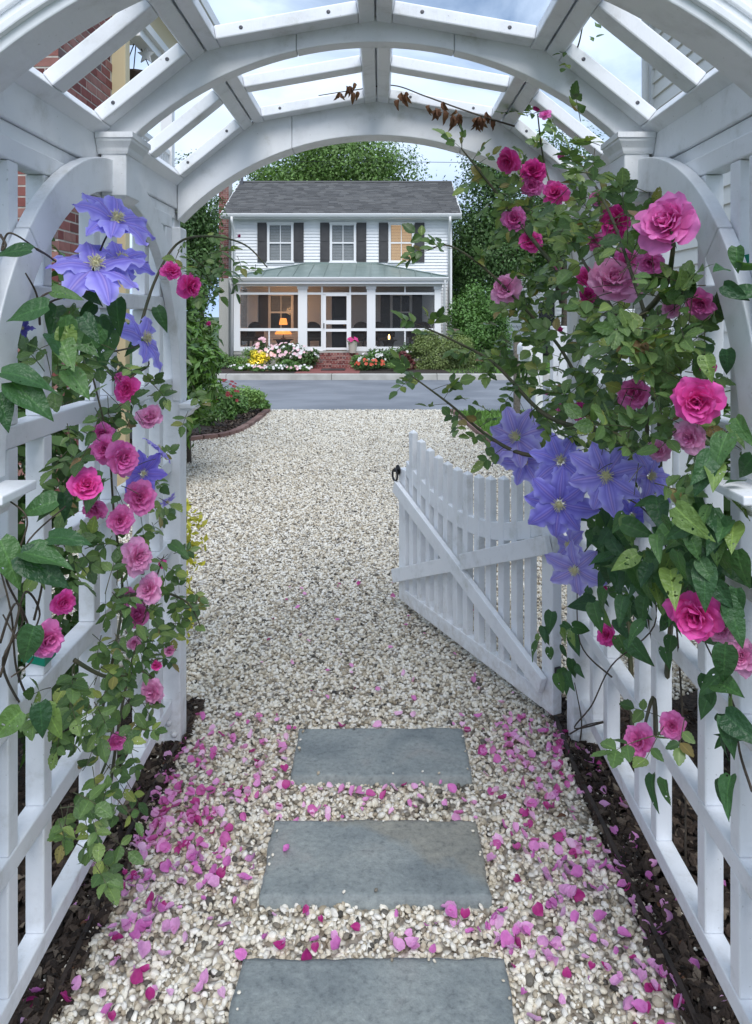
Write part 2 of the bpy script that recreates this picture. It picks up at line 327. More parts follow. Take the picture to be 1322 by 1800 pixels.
def mat_petal(name):
    """petal: object colour at the tip, paler at the base (attribute along)"""
    m, t, b = new_mat(name); oi = N(t, 'ShaderNodeObjectInfo'); at = N(t, 'ShaderNodeAttribute', attribute_name='along')
    r = ramp(t, [(0.0, (0.55, 0.55, 0.55)), (0.25, (0.05, 0.05, 0.05)), (0.7, (0.0, 0.0, 0.0)), (1.0, (0.10, 0.10, 0.10))]); t.links.new(at.outputs['Fac'], r.inputs['Fac'])
    mx = N(t, 'ShaderNodeMix', data_type='RGBA'); mx.inputs[7].default_value = (0.86, 0.55, 0.74, 1)
    t.links.new(r.outputs[0], mx.inputs[0]); t.links.new(oi.outputs['Color'], mx.inputs[6])
    co = N(t, 'ShaderNodeTexCoord'); n = N(t, 'ShaderNodeTexNoise', Scale=4, Detail=4); t.links.new(co.outputs['Object'], n.inputs['Vector'])
    r2 = ramp(t, [(0.3, (0.82, 0.75, 0.8)), (0.7, (1.1, 1.1, 1.1))]); t.links.new(n.outputs['Fac'], r2.inputs['Fac'])
    m2 = N(t, 'ShaderNodeMix', data_type='RGBA', blend_type='MULTIPLY'); m2.inputs[0].default_value = 0.8
    t.links.new(mx.outputs[2], m2.inputs[6]); t.links.new(r2.outputs[0], m2.inputs[7])
    t.links.new(m2.outputs[2], b.inputs['Base Color']); b.inputs['Roughness'].default_value = 0.55; b.inputs['Specular IOR Level'].default_value = 0.25
    tr = N(t, 'ShaderNodeBsdfTranslucent'); t.links.new(m2.outputs[2], tr.inputs['Color']); ms = N(t, 'ShaderNodeMixShader'); ms.inputs[0].default_value = 0.35
    o = t.nodes['Material Output']; t.links.new(b.outputs[0], ms.inputs[1]); t.links.new(tr.outputs[0], ms.inputs[2]); t.links.new(ms.outputs[0], o.inputs['Surface'])
    return m
M_PETAL = mat_petal('rose_petal')

def mat_sepal():
    m, t, b = new_mat('clematis_petal'); at = N(t, 'ShaderNodeAttribute', attribute_name='lat'); oi = N(t, 'ShaderNodeObjectInfo')
    r = ramp(t, [(0.0, (0.46, 0.36, 0.80)), (0.10, (0.25, 0.20, 0.70)), (0.22, (0.37, 0.33, 0.87)), (0.36, (0.26, 0.22, 0.74)), (0.6, (0.36, 0.32, 0.87)), (1.0, (0.49, 0.47, 0.96))]); t.links.new(at.outputs['Fac'], r.inputs['Fac'])
    mx = N(t, 'ShaderNodeMix', data_type='RGBA', blend_type='MULTIPLY'); mx.inputs[0].default_value = 1
    t.links.new(r.outputs[0], mx.inputs[6]); t.links.new(oi.outputs['Color'], mx.inputs[7]); t.links.new(mx.outputs[2], b.inputs['Base Color'])
    b.inputs['Roughness'].default_value = 0.5; b.inputs['Specular IOR Level'].default_value = 0.25
    tr = N(t, 'ShaderNodeBsdfTranslucent'); t.links.new(mx.outputs[2], tr.inputs['Color']); ms = N(t, 'ShaderNodeMixShader'); ms.inputs[0].default_value = 0.3
    o = t.nodes['Material Output']; t.links.new(b.outputs[0], ms.inputs[1]); t.links.new(tr.outputs[0], ms.inputs[2]); t.links.new(ms.outputs[0], o.inputs['Surface'])
    return m
M_SEPAL = mat_sepal()
M_STAMEN = mat_plain('stamen', (0.70, 0.66, 0.40), 0.6)
M_GOLD = mat_plain('rose_stamen', (0.45, 0.28, 0.06), 0.7)

# ------------------------------------------------------------------ ground, driveway, road
def gz(y):
    """height of the ground along the drive"""
    if y < 4: return 0.0
    if y < 14: return -0.215 * (y-4)/10
    return -0.215

def sheet(name, xs, ys, zf, mat, kind='structure'):
    xs, ys = np.asarray(xs, float), np.asarray(ys, float)
    V = [(x, y, zf(x, y)) for y in ys for x in xs]; n = len(xs)
    F = [(j*n+i, j*n+i+1, (j+1)*n+i+1, (j+1)*n+i) for j in range(len(ys)-1) for i in range(n-1)]
    o = link(name, np_mesh(name, V, F, mat, True)); tag(o, kind=kind); return o

ground_y = [-300, -20, 0, 1, 2, 3, 4, 6, 8, 10, 12, 14, 21.9, 22.3, 30, 60, 150, 900]
def zg(x, y):
    if y <= 14: return gz(y) - 0.03
    if y < 22: return -0.40
    if y < 22.2: return -0.40
    return -0.185 if y < 40 else -0.19
sheet('ground', [-600, -60, -20, -8, -4, 0, 4, 8, 20, 60, 600], ground_y, zg, M_LAWN)
sheet('road', [-300, -40, -10, -2, 2, 10, 40, 300], [14.0, 18, 22.05], lambda x, y: -0.212 - 0.113*(y-14)/8, M_ASPH)
def drive_edge_l(y):
    ed = [(1.0, -0.70), (2.8, -0.70), (3.2, -1.6), (6, -2.3), (9.8, -2.75), (10.2, -2.47), (10.7, -2.03), (11.5, -2.0), (12.6, -2.02), (14.0, -2.05)]
    return float(np.interp(y, [e[0] for e in ed], [e[1] for e in ed]))
def drive_edge_r(y):
    ed = [(1.0, 0.66), (2.8, 0.64), (3.2, 1.5), (6, 1.6), (9, 1.42), (11, 1.38), (14, 1.36)]
    return float(np.interp(y, [e[0] for e in ed], [e[1] for e in ed]))
ysd = np.concatenate([np.linspace(-1.5, 2.8, 20), np.linspace(3.0, 14.1, 45)])
V = []; F = []
for j, y in enumerate(ysd):
    a, b = drive_edge_l(max(y, 1)), drive_edge_r(max(y, 1))
    for i in range(9): V.append((a + (b-a)*i/8, y, gz(y) + 0.0))
    if j:
        for i in range(8): k = (j-1)*9+i; F.append((k, k+1, k+10, k+9))
drive = link('gravel_driveway', np_mesh('gravel_driveway', V, F, M_GBASE, True)); tag(drive, kind='structure')

# mulch under the two lattices and beyond them
for nm, x0, x1 in (('mulch_bed', -3.2, -0.695), ('mulch_bed', 0.655, 2.3)):
    sheet(nm, np.linspace(x0, x1, 14), np.linspace(-1.0, 3.1, 26), lambda x, y: -0.002 + 0.018*mnoise.noise(Vector((x*4, y*4, 1))) - 0.004, M_MULCH)
# lawn edging strip between mulch and pebbles
def strip_path(s):
    if s < 0: return [(-0.722 + 0.008*math.sin(y*5), y) for y in np.linspace(-0.8, 2.85, 24)]
    return [(0.676 - 0.012*y/2 + 0.008*math.sin(y*4+1), y) for y in np.linspace(-0.8, 2.85, 24)]
M_EDGE = mat_noise('dark_edging', (0.02, 0.016, 0.014), (0.05, 0.035, 0.028), 20, 0.6)
for s, lb in ((-1, 'thin dark brown edging strip along the mulch opposite the gate hinges'), (1, 'thin dark brown edging strip along the mulch on the gate hinge side')):
    mb = MB(); pts = strip_path(s); n = len(pts)
    for k in range(n-1):
        (xa, ya), (xb, yb) = pts[k], pts[k+1]
        za, zb = 0.028 + 0.006*math.sin(k*1.7), 0.028 + 0.006*math.sin((k+1)*1.7)
        mb.add([(xa-.006, ya, -.02), (xa+.006, ya, -.02), (xb+.006, yb, -.02), (xb-.006, yb, -.02), (xa-.006, ya, za), (xa+.006, ya, za), (xb+.006, yb, zb), (xb-.006, yb, zb)],
               [(4,5,6,7), (0,1,5,4), (1,2,6,5), (3,0,4,7), (2,3,7,6)])
    tag(mb.build('edging_strip', M_EDGE), lb, 'edging')

# stepping stones
STONES = [(1.45, 1.776, -0.319, 0.289, 'nearest bluestone paver, cut off by the lower picture edge'),
          (1.965, 2.263, -0.313, 0.286, 'middle bluestone paver with a tan stain on its surface'),
          (2.478, 2.769, -0.291, 0.301, 'farthest and smallest looking bluestone paver, nearest the gate')]
for y0, y1, x0, x1, lb in STONES:
    nx, ny = 60, 30; cx, cy = (x0+x1)/2, (y0+y1)/2; V = []; F = []
    sd_ = rng.random()*20
    for j in range(ny+1):
        for i in range(nx+1):
            x, y = x0 + (x1-x0)*i/nx, y0 + (y1-y0)*j/ny
            e = 0.006*mnoise.noise(Vector((x*14, y*14, sd_))) + 0.004*mnoise.noise(Vector((x*45, y*45, sd_)))
            if i in (0, nx): x += e
            if j in (0, ny): y += e
            V.append((x-cx, y-cy, 0.034 + 0.0022*mnoise.noise(Vector((x*7, y*9, sd_))) + 0.001*mnoise.noise(Vector((x*40, y*40, sd_))) - (0.003 if i in (0, nx) or j in (0, ny) else 0)))
    for j in range(ny):
        for i in range(nx): k = j*(nx+1)+i; F.append((k, k+1, k+nx+2, k+nx+1))
    rim = [i for i in range(nx+1)] + [(j+1)*(nx+1)-1 for j in range(1, ny+1)] + [ny*(nx+1)+i for i in range(nx-1, -1, -1)] + [j*(nx+1) for j in range(ny-1, 0, -1)]
    b0 = len(V)
    for k in rim: v = V[k]; V.append((v[0]*1.002, v[1]*1.002, -0.03))
    m = len(rim)
    for k in range(m): F.append((rim[k], b0+k, b0+(k+1) % m, rim[(k+1) % m]))
    o = link('stepping_stone', np_mesh('stepping_stone', V, F, M_STONE_STAIN if 'middle' in lb else M_STONE, False)); o.location = (cx, cy, 0); tag(o, lb, 'paver', 'bluestone stepping stones')

# pebbles: one mass of real stones laid by geometry nodes
def scatter_nodes(name, coll):
    g = bpy.data.node_groups.new(name, 'GeometryNodeTree')
    g.interface.new_socket('Geometry', in_out='INPUT', socket_type='NodeSocketGeometry')
    g.interface.new_socket('Geometry', in_out='OUTPUT', socket_type='NodeSocketGeometry')
    gi, go = g.nodes.new('NodeGroupInput'), g.nodes.new('NodeGroupOutput')
    m2p = g.nodes.new('GeometryNodeMeshToPoints'); iop = g.nodes.new('GeometryNodeInstanceOnPoints')
    ci = g.nodes.new('GeometryNodeCollectionInfo'); ci.inputs['Collection'].default_value = coll
    ci.inputs['Separate Children'].default_value = True; ci.inputs['Reset Children'].default_value = True
    def na(nm, ty):
        a = g.nodes.new('GeometryNodeInputNamedAttribute'); a.data_type = ty; a.inputs['Name'].default_value = nm; return a.outputs[0]
    K = g.links.new
    K(gi.outputs[0], m2p.inputs[0]); K(m2p.outputs[0], iop.inputs['Points']); K(ci.outputs[0], iop.inputs['Instance'])
    iop.inputs['Pick Instance'].default_value = True
    K(na('pick', 'INT'), iop.inputs['Instance Index']); K(na('rot', 'FLOAT_VECTOR'), iop.inputs['Rotation']); K(na('scl', 'FLOAT_VECTOR'), iop.inputs['Scale'])
    K(iop.outputs[0], go.inputs[0]); return g

def scatter(name, pts, scl, rot, coll, label=None, parent=None):
    n = len(pts); me = bpy.data.meshes.new(name); me.vertices.add(n); me.vertices.foreach_set('co', np.asarray(pts, np.float32).ravel())
    a = me.attributes.new('scl', 'FLOAT_VECTOR', 'POINT'); a.data.foreach_set('vector', np.asarray(scl, np.float32).ravel())
    a = me.attributes.new('rot', 'FLOAT_VECTOR', 'POINT'); a.data.foreach_set('vector', np.asarray(rot, np.float32).ravel())
    a = me.attributes.new('pick', 'INT', 'POINT'); a.data.foreach_set('value', nrg.integers(0, len(coll.objects), n).astype(np.int32))
    o = link(name, me, parent); md = o.modifiers.new('scatter', 'NODES'); md.node_group = scatter_nodes(name + '_nodes', coll)
    o['kind'] = 'stuff'
    if label: o['label'] = label; o['category'] = name.replace('_', ' ')
    return o

pc = bpy.data.collections.new('pebble_shapes')
for k in range(5):
    bm = bmesh.new(); bmesh.ops.create_icosphere(bm, subdivisions=2 if k < 2 else 1, radius=0.5)
    sx, sy, sz = rng.uniform(.85, 1.2), rng.uniform(.65, .9), rng.uniform(.5, .75)
    for v in bm.verts:
        d = 1 + 0.22*mnoise.noise(v.co*2.2 + Vector((k*7, 0, 0))) + 0.1*mnoise.noise(v.co*5 + Vector((k*3, 5, 0)))
        v.co = Vector((v.co.x*sx*d, v.co.y*sy*d, v.co.z*sz*d))
    me = bpy.data.meshes.new('pebble'); bm.to_mesh(me); bm.free(); me.materials.append(M_PEBBLE)
    me.polygons.foreach_set('use_smooth', [True]*len(me.polygons))
    pc.objects.link(bpy.data.objects.new('pebble', me))
def in_stone(x, y, pad=0.0):
    m = np.zeros(len(x), bool)
    for y0, y1, x0, x1, _ in STONES: m |= (x > x0-pad) & (x < x1+pad) & (y > y0-pad) & (y < y1+pad)
    return m
PT, SCL = [], []
vl, vr = np.vectorize(drive_edge_l), np.vectorize(drive_edge_r)
for ya, yb, dens, size in ((1.35, 2.4, 7800, .0165), (2.4, 3.4, 6800, .0165), (3.4, 5.0, 5600, .0165), (5.0, 7.5, 4400, .0175), (7.5, 10.5, 3200, .0195), (10.5, 14.1, 2400, .022)):
    xa, xb = -3.0, 2.0
    n = int((xb-xa)*(yb-ya)*dens); x = nrg.uniform(xa, xb, n); y = nrg.uniform(ya, yb, n)
    vis = np.abs(x + 0.0*y) < (0.55*y + 0.15)
    vis &= (x > vl(y) + nrg.normal(0, .012, n)) & (x < vr(y) + nrg.normal(0, .012, n)) & ~in_stone(x, y, -0.006)
    x, y = x[vis], y[vis]; n = len(x); s = size*np.clip(nrg.lognormal(0, .30, n), .4, 1.75)
    z = np.vectorize(gz)(y) + nrg.uniform(-0.2, 0.85, n)*size*0.75
    PT.append(np.stack([x, y, z], 1)); SCL.append(np.stack([s*nrg.uniform(.9, 1.25, n), s*nrg.uniform(.8, 1.1, n), s*nrg.uniform(.75, 1.1, n)], 1))
# a few stones kicked onto the pavers
for y0, y1, x0, x1, _ in STONES:
    for _k in range(16):
        e_ = rng.random(); sx_ = rng.choice((x0+.012, x1-.012)) if e_ < .45 else rng.uniform(x0, x1); sy_ = rng.uniform(y0, y1) if e_ < .45 else rng.choice((y0+.010, y1-.010))
        PT.append(np.array([[sx_+rng.uniform(-.006, .006), sy_+rng.uniform(-.006, .006), .040]])); SCL.append(np.full((1, 3), rng.uniform(.007, .015)))
# strays in the mulch strips
n = 1600; x = np.concatenate([-.70-nrg.exponential(.03, n//2), .655+nrg.exponential(.03, n//2)]); y = nrg.uniform(1.3, 2.9, n)
PT.append(np.stack([x, y, np.full(n, .012)], 1)); SCL.append(np.repeat(nrg.uniform(.008, .016, (n, 1)), 3, 1))
PT = np.concatenate(PT); SCL = np.concatenate(SCL); n = len(PT)
ROT = np.stack([nrg.normal(0, .45, n), nrg.normal(0, .45, n), nrg.uniform(0, 6.28, n)], 1)
scatter('gravel', PT, SCL, ROT, pc, 'cream and white rounded pebbles covering the path and drive')

# bark chips
cc = bpy.data.collections.new('chip_shapes')
for k in range(4):
    mb = MB(); a, b_, c_ = 0.5, rng.uniform(.12, .25), rng.uniform(.05, .1)
    mb.add([(-a,-b_*.5,0),(-a*.3,-b_,-c_),(a*.5,-b_*.8,c_),(a,0,0),(a*.4,b_,-c_*.5),(-a*.6,b_*.7,c_),(0,0,c_*1.6),(0,0,-c_*1.2)],
           [(0,1,6),(1,2,6),(2,3,6),(3,4,6),(4,5,6),(5,0,6),(1,0,7),(2,1,7),(3,2,7),(4,3,7),(5,4,7),(0,5,7)])
    cc.objects.link(bpy.data.objects.new('chip', mb.mesh('chip', M_CHIP)))
n = 7500
x = np.concatenate([-.695 - nrg.exponential(.22, n//2), .655 + nrg.exponential(.22, n//2)]); y = nrg.uniform(1.2, 3.0, n)
bedx = nrg.uniform(-3.6, -2.0, 4500); bedy = nrg.uniform(10.0, 13.8, 4500); keep = bedx < np.vectorize(drive_edge_l)(bedy) - .1
x = np.concatenate([x, bedx[keep]]); y = np.concatenate([y, bedy[keep]]); big = y > 5; n = len(x)
z = np.vectorize(gz)(y) + np.where(big, .05, .008) + nrg.uniform(0, .014, n)
s = np.where(big, nrg.uniform(.06, .11, n), nrg.uniform(.02, .06, n))
scatter('bark_mulch', np.stack([x, y, z], 1), np.stack([s, s*nrg.uniform(.6, 1.4, n), s*nrg.uniform(.7, 1.6, n)], 1), np.stack([nrg.normal(0, .5, n), nrg.normal(0, .5, n), nrg.uniform(0, 6.28, n)], 1), cc, 'dark shredded bark mulch below the lattices and in the planting bed')

# kerb across the street, in cast lengths
kb = empty('concrete_kerb', (0, 22.1, -.3), 'pale concrete kerb along the far side of the street', 'kerb')
for k in range(-7, 9):
    x0 = -1.4 + k*3.05
    mb = MB(); mb.prism([(22.0, -.40), (22.03, -.175), (22.06, -.155), (22.28, -.155), (22.28, -.40)], 'x', x0+.006, x0+3.044); mb.build('kerb_length', M_CONC, kb, .008)

M_EDGEBRICK = mat_random('edging_brick', [(0, (0.16, 0.09, 0.075)), (0.5, (0.22, 0.13, 0.11)), (1, (0.28, 0.18, 0.15))], 0.9, 14, 0.4, 0.004)
# brick edging on both sides of the drive
def brick_edging(path, label):
    e = empty('brick_edging', (path[0][0], path[0][1], gz(path[0][1])), label, 'edging')
    pts = catmull([(x, y, 0) for x, y in path], 12); L_ = [0]
    for a, b in zip(pts, pts[1:]): L_.append(L_[-1] + (b-a).length)
    n = int(L_[-1]/.21); bm_ = MB().box(-.1, .1, -.048, .048, -.06, .03).mesh('brick', M_EDGEBRICK)
    for k in range(n):
        d = (k+.5)*L_[-1]/n; i = max(0, min(len(pts)-2, int(np.searchsorted(L_, d))-1)); f = (d-L_[i])/(L_[i+1]-L_[i]); p = pts[i].lerp(pts[i+1], f); t = (pts[i+1]-pts[i])
        o = link('brick', bm_, e); o.location = (p.x, p.y, gz(p.y)+.035+rng.uniform(-.006, .006)); o.rotation_euler = (rng.uniform(-.03, .03), rng.uniform(-.04, .04), math.atan2(t.y, t.x)+rng.uniform(-.03, .03))
brick_edging([(-3.4, 9.9), (-2.8, 10.0), (-2.47, 10.15), (-2.15, 10.5), (-2.02, 11.2), (-2.0, 12.2), (-2.03, 13.8)], 'curved brick edging round the mulched bed near the clipped round shrub')
brick_edging([(1.62, 8.2), (1.48, 9.2), (1.42, 10.4), (1.37, 12), (1.34, 13.0), (1.28, 13.8)], 'brick edging between the gravel drive and the green lawn patch')
sheet('planting_bed', np.linspace(-6, -2.05, 20), np.linspace(9.8, 13.9, 20), lambda x, y: (gz(y)+.05+.08*max(0, min(1, (drive_edge_l(y)-.1-x)/1.0)) if x < drive_edge_l(y)-.03 else gz(y)-.04), M_MULCH)

# grass
def grass(name, n, fx, fy, zf, h, label):
    x = fx(n); y = fy(n); z = zf(x, y); a = nrg.uniform(0, 6.28, n); hh = h*nrg.uniform(.5, 1.3, n); wd = .006+.0006*y
    dx, dy = np.cos(a)*wd, np.sin(a)*wd; lx, ly = nrg.normal(0, .35, n)*hh, nrg.normal(0, .35, n)*hh
    V = np.stack([np.stack([x-dx, y-dy, z], 1), np.stack([x+dx, y+dy, z], 1), np.stack([x+lx, y+ly, z+hh], 1)], 1).reshape(-1, 3)
    o = link(name, np_mesh(name, V, np.arange(3*n).reshape(-1, 3), M_GRASS)); tag(o, label, 'grass', kind='stuff'); return o
M_GRASS = foliage('grass_blade', (0.085, 0.165, 0.04), .4)
def fx1(n): return nrg.uniform(1.42, 6.5, n)
grass('grass', 26000, fx1, lambda n: nrg.uniform(8.3, 13.95, n), lambda x, y: -.215*(y-4)/10-.03, .075, 'short green lawn grass beside the gravel drive')
grass('grass', 14000, lambda n: nrg.uniform(2.0, 11, n), lambda n: nrg.uniform(22.3, 27, n), lambda x, y: np.full(len(x), -.185), .07, 'short lawn grass behind the kerb across the street')

# ------------------------------------------------------------------ arbor
CX = -0.012
arb = empty('garden_arbor', (CX, 2.08, 0), 'white wooden garden arbor with arched slatted roof and lattice sides over the path', 'arbor')
BV = .0035
Z0, Z1 = 1.28, 2.885
for s in (-1, 1):
    X = lambda v: CX + s*v
    def B(name, x0, x1, y0, y1, z0, z1, bev=BV, par=arb): return MB().box(X(x0), X(x1), y0, y1, z0, z1).build(name, M_PAINT, par, bev)
    for (y0, y1) in ((2.695, 2.781), (1.32, 1.395)):
        p = B('post', .693, .79, y0, y1, -.02, 1.845, .006)
        for (yy, zz) in ((y0+.03, .09), (y0+.055, .05)):
            if y0 > 2:
                b_ = MB().lathe((0, 0, 0), [(.012, 0), (.011, .004), (.007, .0075), (.001, .0085)], 12); me = b_.mesh('bolt', M_PAINT, True)
                o = link('bolt', me, p); o.location = (X(.716+.02*(zz-.05)/.04), y0, zz); o.rotation_euler = (R(90), 0, 0)
    for (y0, y1) in ((Z0, 1.378), (2.787, Z1)): B('corner_post', .742, .80, y0+.004, y1-.004, -.02, 1.915, .005)
    rails = [.13, .41, .695, .98, 1.265, 1.55, 1.84]
    for z in rails: B('lattice_rail', .722, .767, 1.397, 2.693, z, z+.045)
    for yc in (1.53, 1.69, 1.985, 2.115, 2.41, 2.57):
        for a, b in zip(rails, rails[1:]):
            B('lattice_strip', .7235, .7655, yc-.021, yc+.021, a+.0455, b-.0005)
    B('top_plate', .73, .80, Z0, Z1, 1.922, 2.006, .004)
    B('frieze_board', .737, .79, Z0+.1, Z1-.1, 1.8865, 1.9205, .003)
    # side arch of curved segments
    yc, zc, ri, ro = 2.06, 1.228, .63, .716
    gap = .0012
    for a0, a1 in ((0, 42), (42, 86.2), (93.8, 138), (138, 180)):
        poly = []; n = 10; e = gap/ro
        for k in range(n+1): a = R(a0)+e+(R(a1-a0)-2*e)*k/n; poly.append((yc+ro*math.cos(a), zc+ro*math.sin(a)))
        for k in range(n, -1, -1): a = R(a0)+e+(R(a1-a0)-2*e)*k/n; poly.append((yc+ri*math.cos(a), zc+ri*math.sin(a)))
        MB().prism(poly, 'x', X(.69), X(.7205)).build('side_arch_segment', M_PAINT, arb, .003)
    # keystone
    k_ = MB(); k_.box(X(.654), X(.7205), 2.002, 2.112, 1.845, 1.962)
    k_.add([(X(.654), 2.002, 1.845), (X(.654), 2.112, 1.845), (X(.7205), 2.112, 1.845), (X(.7205), 2.002, 1.845), (X(.668), 2.016, 1.83), (X(.668), 2.098, 1.83), (X(.7205), 2.098, 1.83), (X(.7205), 2.016, 1.83)],
           [(0,1,5,4), (1,2,6,5), (2,3,7,6), (3,0,4,7), (4,5,6,7)])
    ks = k_.build('keystone', M_PAINT, arb, .003)
    prof = [(.003, 1.955), (.006, 1.962), (.008, 1.970), (.014, 1.979), (.019, 1.986), (.020, 1.992), (.024, 1.994), (.024, 2.008)]
    c_ = MB(); vs = []
    for e, z in prof: vs += [(X(.654-e), 2.002-e, z), (X(.654-e), 2.112+e, z), (X(.7285), 2.112+e, z), (X(.7285), 2.002-e, z)]
    fs = [(4*i+j, 4*i+(j+1) % 4, 4*i+4+(j+1) % 4, 4*i+4+j) for i in range(len(prof)-1) for j in range(4)] + [(0,1,2,3), tuple(range(4*len(prof)-4, 4*len(prof)))]
    c_.add(vs, fs).build('cap', M_PAINT, ks)
    # impost shelves
    for (y0, y1) in ((2.665, 2.835), (1.30, 1.432)):
        sh = B('shelf', .632, .692 if y0 > 2 else .692, y0, y1, 1.205, 1.222, .003)
        MB().prism([(X(.6915), 1.166), (X(.68), 1.168), (X(.674), 1.180), (X(.660), 1.188), (X(.652), 1.196), (X(.650), 1.2045), (X(.6915), 1.2045)], 'y', y0+.012, y1-.012).build('moulding', M_PAINT, sh)
    # spandrel blocks at the top corners
    for (y0, y1) in ((1.397, 1.47), (2.62, 2.693)): B('spandrel_block', .7225, .766, y0, y1, 1.60, 1.8385)

# roof: polygon carried by three arches
VP_ = [(.728, 2.008), (.45, 2.232), (0, 2.312)]
def top_z(x):
    x = abs(x); (xa, za), (xb, zb), (xc, zc) = VP_
    return za+(zb-za)*(xa-x)/(xa-xb) if x > xb else zb+(zc-zb)*(xb-x)/xb
def arch(name, y0, y1, Rr, cz, half, cuts, xmax):
    for xa, xb in zip(cuts, cuts[1:]):
        n = 14; up = []; lo = []
        e = .0006
        xs = sorted(set([xa+e+(xb-xa-2*e)*k/n for k in range(n+1)] + [v for v in (-.45, 0, .45) if xa < v < xb]))
        poly = [(CX+x, top_z(x)+.014) for x in xs] + [(CX+x, cz+math.sqrt(Rr*Rr-x*x)) for x in reversed(xs)]
        MB().prism(poly, 'y', y0, y1).build(name, M_PAINT, arb, .003)
arch('end_arch_segment', 2.785, Z1, 1.006, 1.184, .728, (-.729, -.31, .31, .729), .728)
arch('end_arch_segment', Z0, 1.38, 1.006, 1.184, .728, (-.729, -.31, .31, .729), .728)
arch('middle_arch_segment', 2.022, 2.072, .952, 1.305, .728, (-.729, -.21, .21, .729), .728)
# raised moulding on the outer face of the near arch
for e0, e1, yy in ((.018, .034, .012), (.05, .064, .007)):
    n = 48; poly = []
    for k in range(n+1): a = R(43)+R(94)*k/n; poly.append((CX+(1.006+e1)*math.cos(a), 1.184+(1.006+e1)*math.sin(a)))
    for k in range(n, -1, -1): a = R(43)+R(94)*k/n; poly.append((CX+(1.006+e0)*math.cos(a), 1.184+(1.006+e0)*math.sin(a)))
    MB().prism(poly, 'y', Z0-yy, Z0+.002).build('moulding', M_PAINT, arb, .003)
SLATS = [(1.3785, False), (1.662, False), (1.9605, True), (2.372, False), (2.7235, True)]
screw_me = MB().lathe((0, 0, 0), [(.0052, 0), (.0052, .0012), (.003, .0016), (.002, .0006)], 10).mesh('screw', M_SCREW)
for s in (-1, 1):
    for (a, b) in ((0, 1), (1, 2)):
        pa = Vector((CX+s*VP_[a][0], 0, VP_[a][1])); pb = Vector((CX+s*VP_[b][0], 0, VP_[b][1])); Lg = (pb-pa).length; u = (pb-pa)/Lg
        nn = Vector((-u.z, 0, u.x)); nn = nn if nn.z > 0 else -nn
        rw = .040 if a else .034
        for (t0, t1) in ((.0016 if a else -.03, rw), (Lg-.044, Lg-.0016)):
            MB().obox(pa, u, (0, 1, 0), nn, t0, t1, Z0-.01, Z1+.01, .0, .042).build('roof_rail', M_PAINT, arb, .004)
        for y0, sc in SLATS:
            sl = MB().obox(pa, u, (0, 1, 0), nn, rw+.0006, Lg-.0446, y0, y0+.062, .002, .039).build('roof_slat', M_PAINT, arb, .004)
            if sc:
                for f in (.24, .74):
                    p = pa + u*(Lg*f) + nn*.021; o = link('screw', screw_me, sl); o.location = (p.x, y0, p.z); o.rotation_euler = (R(90), 0, 0)

# cover boards above the joints of the roof panels
for x_, z_ in ((0, 2.312), (.45, 2.232), (-.45, 2.232)):
    tl = 0 if x_ == 0 else math.copysign(R(24), x_); MB().obox((CX+x_, 0, z_), (math.cos(tl), 0, -math.sin(tl)), (0, 1, 0), (math.sin(tl), 0, math.cos(tl)), -.04, .04, Z0-.012, Z1+.012, .0445, .058).build('cover_board', M_PAINT, arb, .003)

# ------------------------------------------------------------------ gate, swung open outwards
HX, HY = .635, 2.817; GD = Vector((-.541, 1.173, 0)); GL = GD.length; gu = GD/GL; gn = Vector((gu.y, -gu.x, 0)); gzv = Vector((0, 0, 1))   # gn points away from the viewer's side
gate = empty('picket_gate', (HX, HY, 0), 'white picket gate with scooped top and crossed braces, swung open over the gravel', 'gate')
GO = Vector((HX, HY, 0))
def gbox(name, t0, t1, n0, n1, z0, z1, bev=.003, mat=None): return MB().obox(GO, gu, gn, gzv, t0, t1, n0, n1, z0, z1).build(name, mat or M_PAINT, gate, bev)
def gtop(t): return .837 + .67*(t-.49)**2
for t in (.896, .829, .759, .693, .625, .556, .487, .413, .343, .267, .195, .125):
    c = t*GL; z1 = gtop(t); mb = MB(); o_ = GO
    a = [(c-.02, .006), (c+.02, .006), (c+.02, .038), (c-.02, .038)]
    vs = [o_+gu*x+gn*y+gzv*.052 for x, y in a] + [o_+gu*x+gn*y+gzv*(z1-.012) for x, y in a] + [o_+gu*c+gn*.022+gzv*(z1+.004)]
    mb.add(vs, [(0,3,2,1), (0,1,5,4), (1,2,6,5), (2,3,7,6), (3,0,4,7), (4,5,8), (5,6,8), (6,7,8), (7,4,8)]).build('picket', M_PAINT, gate, .002)
gbox('stile', .0, .068, .004, .046, .05, .80, .004); gbox('stile', GL-.075, GL, .004, .046, .05, .735, .004)
gbox('bottom_rail', .0685, GL-.0755, .003, .0415, .049, .116, .004)
